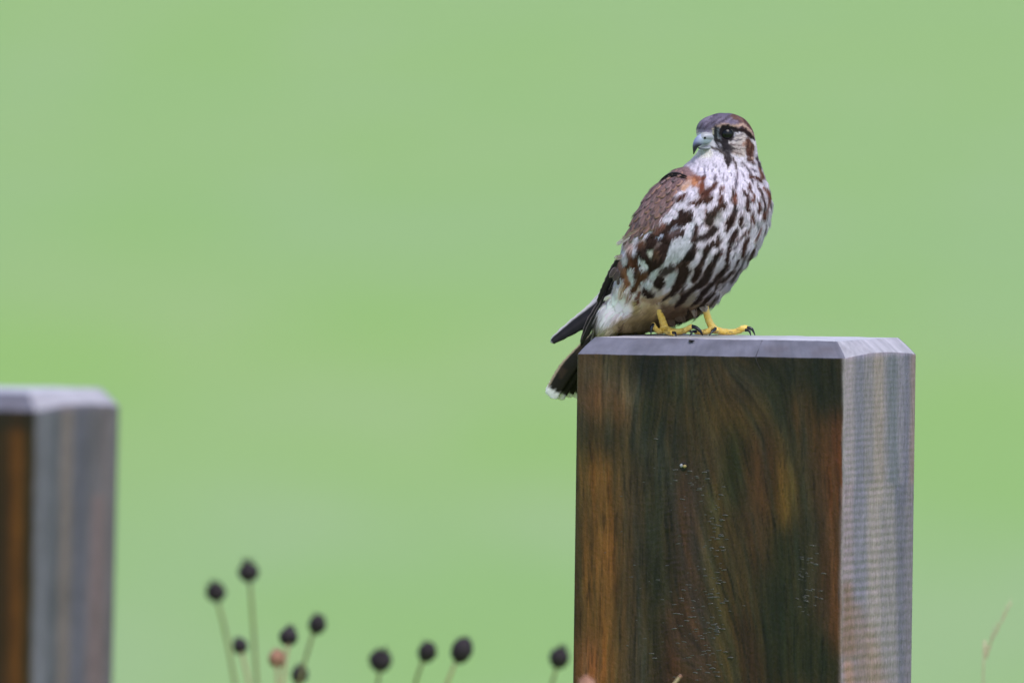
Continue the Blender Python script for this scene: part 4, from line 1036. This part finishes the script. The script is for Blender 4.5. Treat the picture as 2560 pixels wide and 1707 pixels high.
# far wing: folded along the other side, its tip showing past the tail
wing2 = part('wing', bird, P(1620, 560, .09))
for pts, wp, y0, y1 in (([(1560, 700), (1508, 762), (1440, 812), (1376, 856)], [50, 46, 38, 14], .112, .128), ([(1566, 690), (1516, 750), (1456, 798), (1392, 838)], [46, 44, 36, 14], .115, .131),
                        ([(1590, 640), (1540, 714), (1480, 776), (1416, 822)], [50, 46, 34, 12], .118, .132)):
    blade_feather(pts, wp, y0, y1, lambda s_, t_: (np.array((26, 22, 30)) * (1 + .1 * math.sin(s_ * 50)) + np.array((14, 12, 12)) * math.exp(-(t_ / .2) ** 2)) * (1 - max(0, (t_ - .72) / .28) - max(0, (s_ - .965) / .035) * (1 - max(0, (t_ - .72) / .28)))
                  + np.array((206, 200, 206)) * (max(0, (t_ - .72) / .28) + max(0, (s_ - .965) / .035) * (1 - max(0, (t_ - .72) / .28))), wing2, 'flight_feather', tipround=.93)
# shell of far coverts over the back of the body
for i in range(9):
    for j in range(5):
        y = 470 + i * 26 + random.uniform(-4, 4); x = 1650 - i * 9 + j * 30 + random.uniform(-4, 4)
        a, b = P(x, y, .6), P(x, y, -.6)
        loc, nrm, _, _ = bvh.ray_cast(a, (b - a).normalized())
        if loc is None or bvh.ray_cast(P(x - 26, y + 26, .6), (b - a).normalized())[0] is None: continue
        if nrm.y < 0: nrm = -nrm
        e = loc + (P(1280 - 16, 853 + 30, 0) - P(1280, 853, 0)); 
        vane(loc + nrm * .001, e + nrm * .0025 + Vector((0, .002, 0)), nrm, 34 / 3040, lambda s_, t_: np.array((104, 86, 88)) * (1 - abs(t_) ** 3) + np.array((156, 128, 116)) * abs(t_) ** 3, wing2, 'covert_feather', 7, 5)

# tail
tail = part('tail', bird, P(1500, 810, .1))
def tail_col(lo):
    def f(s_, t_):
        c = np.array((27, 20, 16), float)
        bar = .5 + .5 * math.sin(s_ * 26 + 1.2 * t_ * t_ + lo)
        if bar > .72 and t_ > -.2: c = c * .5 + np.array((74, 52, 40)) * .5
        if t_ > .86: c = np.array((176, 156, 132))
        tp = max(0, min(1, (s_ - .885 + .012 * math.sin(t_ * 9 + lo)) / .018)); return c * (1 - tp) + np.array((240, 234, 238)) * tp
    return f
for k, (pts, wp, y0, y1) in enumerate((
        ([(1545, 800), (1490, 862), (1430, 930), (1396, 982)], [30, 60, 72, 66], .112, .138),
        ([(1540, 800), (1486, 860), (1426, 926), (1383, 992)], [26, 44, 56, 54], .108, .134),
        ([(1520, 800), (1480, 848), (1420, 920), (1375, 994)], [14, 26, 40, 36], .104, .130),
        ([(1556, 800), (1510, 870), (1460, 940), (1428, 990)], [30, 50, 60, 48], .116, .141),
        ([(1566, 800), (1530, 880), (1490, 950), (1462, 1004)], [30, 50, 60, 52], .119, .144),
        ([(1576, 800), (1548, 880), (1516, 950), (1496, 1006)], [30, 50, 60, 52], .122, .147))):
    blade_feather(pts, wp, y0, y1, tail_col(k * .7), tail, 'tail_feather', tipround=.94, nl=44, nw=9)

# eyes
def ball(name, c, r, m, parent, sub=4, squash=None):
    bm = bmesh.new(); bmesh.ops.create_icosphere(bm, subdivisions=sub, radius=r)
    me = bpy.data.meshes.new(name); bm.to_mesh(me); bm.free(); me.polygons.foreach_set('use_smooth', [True] * len(me.polygons)); me.materials.append(m)
    o = bpy.data.objects.new(name, me); link(o, parent); o.location = Vector(c) - origin_of(parent)
    if squash: o.scale = squash
    return o
el, en = hit(1817.5, 335.5)
ec = el - en * .0030
eye = ball('eye', ec, .0056, M_EYE, bird)
# rim of bare skin
V, Fc = [], []
e1 = en.cross(Vector((0, 0, 1))).normalized(); e2 = en.cross(e1).normalized()
for i in range(40):
    a = 2 * math.pi * i / 40; rr = .0050 * (1 + .05 * math.cos(2 * a))
    for k in range(8):
        b = 2 * math.pi * k / 8; q = rr + .0006 * math.cos(b)
        V.append(el - en * .0003 + (e1 * math.cos(a) + e2 * math.sin(a)) * q + en * (.0005 * math.sin(b)) - ec)
Fc = [(i * 8 + k, ((i + 1) % 40) * 8 + k, ((i + 1) % 40) * 8 + (k + 1) % 8, i * 8 + (k + 1) % 8) for i in range(40) for k in range(8)]
mesh_obj('eyelid', np.array([list(v) for v in V]), Fc, M_LID, eye)
a, b = P(1812, 336, .6), P(1812, 336, -.6)
l2, n2, _, _ = bvh.ray_cast(a, (b - a).normalized())
if l2 is not None: ball('eye', l2 + (n2 if n2.y < 0 else -n2) * .003, .0056, M_EYE, bird)

# beak: rings along the ridge, hooked tip
def loft(rows, name, m, parent, colf, seg=28, sq=1.0):
    """rows: px, py, y centre, half height px, half width m, direction angle (deg, of the ring's up axis in the picture)"""
    A = np.array(rows, float); A = smooth_path(A, 40); V, C = [], []
    for i, r_ in enumerate(A):
        up = Vector((math.sin(R(r_[5])), -math.cos(R(r_[5]))))
        for k in range(seg):
            t_ = 2 * math.pi * k / seg; cu, cs_ = math.cos(t_), math.sin(t_)
            V.append(P(r_[0] + up.x * r_[3] * cu, r_[1] + up.y * r_[3] * cu, r_[2] - r_[4] * cs_)); C.append(lin(colf(i / 39, cu)))
    f = grid_faces(40, seg, True).tolist() + [tuple(range(seg)), tuple(range(39 * seg + seg - 1, 39 * seg - 1, -1))]
    pl = origin_of(parent); return mesh_obj(name, np.array([list(v - pl) for v in V]), f, m, parent, np.array(C))
def beakc(s_, u):
    a = np.array((168, 178, 200.)); b = np.array((120, 124, 160.)); t_ = np.array((30, 30, 44.))
    f = min(1, max(0, (s_ - .30) / .3)); c = a * (1 - f) + b * f
    f = min(1, max(0, (s_ - .52 - .12 * u) / .2)); return c * (1 - f) + t_ * f
beak = loft([(1792, 347, .0290, 15, .0062, 8), (1776, 346, .0265, 14.5, .0056, 4), (1762, 346.5, .0245, 14.0, .0050, -8), (1751, 350, .0230, 12.8, .0043, -24), (1743.5, 357, .0220, 10.8, .0034, -46),
             (1738.5, 366, .0213, 7.4, .0024, -68), (1736, 376, .0210, 4.0, .0015, -82), (1734, 386, .0210, .9, .0005, -88)], 'beak', M_BEAK, bird, beakc)
loft([(1788, 368, .0285, 5, .0050, 0), (1774, 370, .0262, 5, .0044, 0), (1761, 371, .0240, 4.6, .0034, 0), (1751, 371, .0230, 3.2, .0022, 0), (1745, 370, .0224, 1, .001, 0)], 'lower_beak', M_BEAK, bird,
     lambda s_, u: np.array((150, 156, 170)) * (1 - .5 * s_))
cere = loft([(1786, 343.5, .0277, 13.5, .0064, 6), (1774, 342.5, .0260, 13.0, .0062, 3), (1763, 342.5, .0245, 12.2, .0056, -8), (1756, 345, .0237, 10.5, .0047, -20), (1752.5, 347, .0232, 7.5, .0035, -28)], 'cere', M_BEAK, beak,
            lambda s_, u: np.array((148, 150, 164)) + np.array((24, 14, -20)) * max(0, u) ** 2 * s_)
ball('nostril', P(1762.5, 345, .0190), .0010, M_EYE, beak, 3)
# legs
def fuse(name, segs, voxel, m, parent, colf):
    """tubes fused into one continuous skin"""
    V, Fc = [], []
    for pts, rad in segs:
        n_ = max(12, len(pts) * 6); pp = smooth_path([list(P(*p)) for p in pts], n_); rr = np.interp(np.linspace(0, 1, n_), np.linspace(0, 1, len(rad)), rad)
        # knuckle pads
        v, f = tube([Vector(q) for q in pp], [r_ * 1.13 / 3040 * (1 + .06 * math.sin(i * 1.9)) for i, r_ in enumerate(rr)], 12)
        k = len(V); V += v; Fc += [tuple(q + k for q in x) for x in f]
        for q, r_ in ((pp[0], rr[0]), (pp[-1], rr[-1])):
            bm = bmesh.new(); bmesh.ops.create_icosphere(bm, subdivisions=2, radius=r_ * 1.13 / 3040 * 1.02); k = len(V)
            bm.verts.index_update(); V += [Vector(q) + v_.co for v_ in bm.verts]; Fc += [tuple(v_.index + k for v_ in x.verts) for x in bm.faces]; bm.free()
    me = bpy.data.meshes.new(name); me.from_pydata([list(v) for v in V], [], Fc)
    o = bpy.data.objects.new(name, me); link(o)
    md = o.modifiers.new('r', 'REMESH'); md.mode = 'VOXEL'; md.voxel_size = voxel; md.use_smooth_shade = True
    m2 = o.modifiers.new('s', 'SMOOTH'); m2.factor = .5; m2.iterations = 3
    dg = bpy.context.evaluated_depsgraph_get(); dg.update(); e = bpy.data.meshes.new_from_object(o.evaluated_get(dg))
    bpy.data.objects.remove(o)
    n_ = len(e.vertices); co = np.empty(n_ * 3, np.float32); e.vertices.foreach_get('co', co); co = co.reshape(-1, 3)
    co[:, 2] = np.maximum(co[:, 2], ZT + .0006)
    x, y = project(co); cc = colf(x, y)
    e.vertices.foreach_set('co', (co - np.array(origin_of(parent))).ravel())
    a_ = e.color_attributes.new('albedo', 'FLOAT_COLOR', 'POINT'); c4 = np.ones((n_, 4), np.float32); c4[:, :3] = cc; a_.data.foreach_set('color', c4.ravel())
    e.materials.clear(); e.materials.append(m); e.polygons.foreach_set('use_smooth', [True] * len(e.polygons)); e.name = name
    o = bpy.data.objects.new(name, e); return link(o, parent)
def skinc(x, y):
    n_ = fbm(x / 7, y / 5, 91, 3)[:, None]; c = lin((246, 200, 70)) * (1 - n_) + lin((252, 224, 140)) * n_
    up = np.clip((790 - y) / 40, 0, 1)[:, None]; c = c * (1 - .5 * up) + lin((226, 200, 160)) * .5 * up
    dirt = np.clip((fbm(x / 9, y / 6, 95, 3) - .58) * 6, 0, 1)[:, None] * np.clip((y - 812) / 12, 0, 1)[:, None]
    return c * (1 - .6 * dirt) + lin((110, 70, 30)) * .6 * dirt
leg1 = fuse('leg', [([(1643, 738, .040), (1648, 770, .045), (1655, 798, .052), (1661, 818, .056)], [8.2, 8.2, 8.0, 9.5]),
                    ([(1661, 822, .056), (1685, 829, .052), (1708, 827, .047), (1728, 817, .043)], [9.5, 7.2, 6.6, 6.2]),
                    ([(1661, 824, .056), (1646, 828, .054), (1638, 820, .051), (1633, 811, .049)], [8.5, 6.5, 5.6, 5.0]),
                    ([(1661, 824, .056), (1672, 831, .040), (1682, 834, .027)], [8.5, 6.2, 5.4]),
                    ([(1661, 824, .058), (1690, 828, .070), (1712, 829, .078)], [8.5, 6.2, 5.4])], .00055, M_SKIN, bird, skinc)
leg2 = fuse('leg', [([(1762, 752, .052), (1766, 780, .053), (1774, 806, .055), (1784, 822, .057)], [7.6, 7.8, 8.2, 9.5]),
                    ([(1784, 822, .057), (1812, 831, .055), (1838, 829, .052), (1858, 821, .050), (1868, 821, .049)], [9.5, 6.4, 6.6, 7.6, 6.6]),
                    ([(1784, 824, .057), (1762, 830, .050), (1740, 830, .044)], [8.5, 6.4, 5.6]),
                    ([(1784, 824, .057), (1792, 828, .040), (1790, 824, .030)], [8.5, 6.2, 5.6]),
                    ([(1784, 824, .060), (1820, 829, .070), (1850, 828, .074)], [8.5, 6.2, 5.6])], .00055, M_SKIN, bird, skinc)
def talon(pts, rad, parent):
    pp = smooth_path([list(P(*p)) for p in pts], 16); rr = np.interp(np.linspace(0, 1, 16), np.linspace(0, 1, len(rad)), rad)
    pp[:, 2] = np.maximum(pp[:, 2], ZT + rr / 3040 * .9 + .0003)
    v, f = tube([Vector(q) for q in pp], [r_ / 3040 for r_ in rr], 12); pl = origin_of(parent)
    return mesh_obj('talon', np.array([list(q - pl) for q in v]), f, M_HORN, parent)
talon([(1727, 816, .043), (1740, 819, .041), (1751, 828, .040), (1757, 839, .040)], [5.4, 5.0, 3.8, .7], leg1)
talon([(1633, 810, .0475), (1629, 820, .045), (1627, 838, .044)], [4.4, 3.8, .7], leg1)
talon([(1682, 832, .027), (1688, 833, .020), (1691, 842, .016)], [4.2, 3.4, .7], leg1)
talon([(1712, 828, .078), (1724, 827, .081), (1731, 836, .083)], [4.2, 3.4, .7], leg1)
talon([(1868, 819, .048), (1880, 823, .047), (1888, 839, .047)], [4.6, 3.8, .7], leg2)
talon([(1864, 825, .044), (1873, 827, .042), (1877, 839, .041)], [4.2, 3.4, .7], leg2)
talon([(1789, 822, .0295), (1781, 828, .025), (1772, 840, .022)], [4.6, 3.6, .7], leg2)
talon([(1740, 829, .043), (1731, 829, .040), (1725, 840, .038)], [4.2, 3.4, .7], leg2)

# ------------------------------------------------------------------ dry plants in front of the posts
def seed_head(c, d, r, m, parent, seed):
    """globe of overlapping bracts with a bristly crown"""
    rnd = random.Random(seed); d = Vector(d).normalized(); e1 = d.cross(Vector((.3, 1, .2))).normalized(); e2 = d.cross(e1)
    V, Fc = [], []
    rows, seg = 12, 16; r0 = r; sqz = rnd.uniform(.9, 1.25); lop = rnd.uniform(0, 6.28)
    for i in range(rows):
        a = math.pi * i / (rows - 1)
        for k in range(seg):
            b = 2 * math.pi * (k + .5 * (i % 2)) / seg
            rr = r0 * (1 + .12 * math.cos(b - lop) * math.sin(a)) * (1 + .10 * ((k + i) % 2) + rnd.uniform(-.03, .03)) * (.92 + .1 * math.cos(a))
            V.append(c + (e1 * math.cos(b) + e2 * math.sin(b)) * rr * math.sin(a) - d * rr * sqz * math.cos(a))
    Fc = grid_faces(rows, seg, True).tolist()
    for k in range(26):
        a, b = rnd.uniform(0, .9), rnd.uniform(0, 6.28)
        q = (e1 * math.cos(b) + e2 * math.sin(b)) * math.sin(a) + d * math.cos(a); s0 = c + q * r * .9; t0 = c + q * r * rnd.uniform(1.15, 1.6)
        sx = q.cross(d + e1 * .3).normalized() * r * .07; n_ = len(V); V += [s0 - sx, s0 + sx, t0, s0 + q.cross(sx)]; Fc += [(n_, n_ + 1, n_ + 2), (n_ + 1, n_ + 3, n_ + 2), (n_ + 3, n_, n_ + 2)]
    pl = origin_of(parent); return mesh_obj('seed_head', np.array([list(v - pl) for v in V]), Fc, m, parent)

def plant(label, base_px, y, heads, joints=None):
    """heads: (px, py, radius px, y, joint px, joint py, tan?)"""
    bx = P(base_px, 1707, y); root = bpy.data.objects.new('knapweed', None); link(root); root.location = (bx.x, y, 0)
    tag(root, label, 'plant', 'dried plants with round seed heads between the posts')
    main_top = None
    for n_, (hx, hy, rp, hyd, jx, jy, tan) in enumerate(heads):
        c = P(hx, hy, hyd); j = P(jx, jy, y + (hyd - y) * .5); b0 = Vector((bx.x, y, 0)) + Vector((random.uniform(-.01, .01), random.uniform(-.01, .01), 0))
        r_ = 1.36 * rp / 3040 * (D0 + hyd) / D0
        mid = j.lerp(b0, .5) + Vector((random.uniform(-.01, .01), 0, 0))
        q1 = c + (j - c).normalized() * .22; q2 = b0 + Vector((0, 0, .25))
        wob = random.uniform(0, 6)
        pp = np.array([list(b0 * (1 - u) ** 3 + q2 * 3 * u * (1 - u) ** 2 + q1 * 3 * u * u * (1 - u) + c * u ** 3 + Vector((.0012 * math.sin(u * 19 + wob), 0, 0)) * (1 - u)) for u in np.linspace(0, 1, 24)])
        V, Fc = tube([Vector(q) for q in pp], list(np.linspace(.0021, .0012, 24)), 6); pl = Vector(root.location)
        mesh_obj('stem', np.array([list(v - pl) for v in V]), Fc, M_STEM, root)
        d = Vector(pp[-1] - pp[-3])
        seed_head(c, d, r_, M_HEAD2 if tan else M_HEAD, root, n_ + int(hx))
    return root
plant('branching dried plant carrying the two highest dark seed heads, right of the left post', 655, -1.05,
      [(623, 1426, 20, -1.10, 634, 1560, 0), (538, 1479, 19, -1.15, 592, 1660, 0), (600, 1613, 15, -1.0, 625, 1707, 0)])
plant('dried plant with four seed heads, one of them pale orange brown, near the lower edge', 715, -.95,
      [(791, 1558, 17, -1.0, 745, 1690, 0), (724, 1590, 18, -.9, 708, 1680, 0), (691, 1644, 17, -.9, 694, 1700, 1), (749, 1683, 16, -.95, 722, 1760, 0)])
plant('single large dark seed head on a straight stem, first one right of the branching plants', 935, -.95, [(954, 1648, 22, -1.0, 938, 1740, 0)])
plant('dried plant with two dark seed heads leaning right, in the middle of the lower edge', 1035, -.9,
      [(1066, 1626, 18, -.95, 1036, 1700, 0), (1153, 1620, 20, -.9, 1100, 1740, 0)])
plant('single dark seed head on its stem just left of the sharp post', 1365, -.9, [(1399, 1640, 19, -.95, 1368, 1740, 0)])
plant('pale seed head just showing over the lower edge before the corner of the sharp post', 1470, -.5, [(1466, 1716, 18, -.5, 1468, 1760, 1)])
plant('thin dry stem tip slanting over the foot of the sharp post', 1660, -.3, [(1700, 1690, 3.2, -.3, 1680, 1712, 1)])

# thin grass stalk on the right
def stalk():
    b = P(2452, 1707, -.6); root = bpy.data.objects.new('grass_stalk', None); link(root); root.location = (b.x, -.6, 0)
    tag(root, 'thin dry reddish grass stalk standing alone right of the sharp post', 'grass stalk')
    top = [list(P(x, y, -.6)) for x, y in ((2458, 1690), (2466, 1640), (2484, 1590), (2508, 1545), (2524, 1512))]
    pp = smooth_path([[b.x, -.6, 0], [b.x - .004, -.6, ZT * .35]] + top, 40)
    V, Fc = tube([Vector(q) for q in pp], list(np.linspace(.0008, .0003, 40)), 6); pl = Vector(root.location)
    mesh_obj('stem', np.array([list(v - pl) for v in V]), Fc, M_STALK, root)
    V, Fc = [], []
    for i in range(34):
        q = Vector(smooth_path(top, 100)[20 + int(i * 2.3)]); d = Vector((random.uniform(-.5, .9), random.uniform(-.4, .4), 1)).normalized(); L = random.uniform(.004, .007)
        v, f = tube([q, q + d * L * .5, q + d * L], [.0002, .00045, .0001], 5); k = len(V); V += v; Fc += [tuple(z + k for z in x) for x in f]
    o = mesh_obj('spikelets', np.array([list(v - pl) for v in V]), Fc, M_STALK, root); o['kind'] = 'stuff'
stalk()
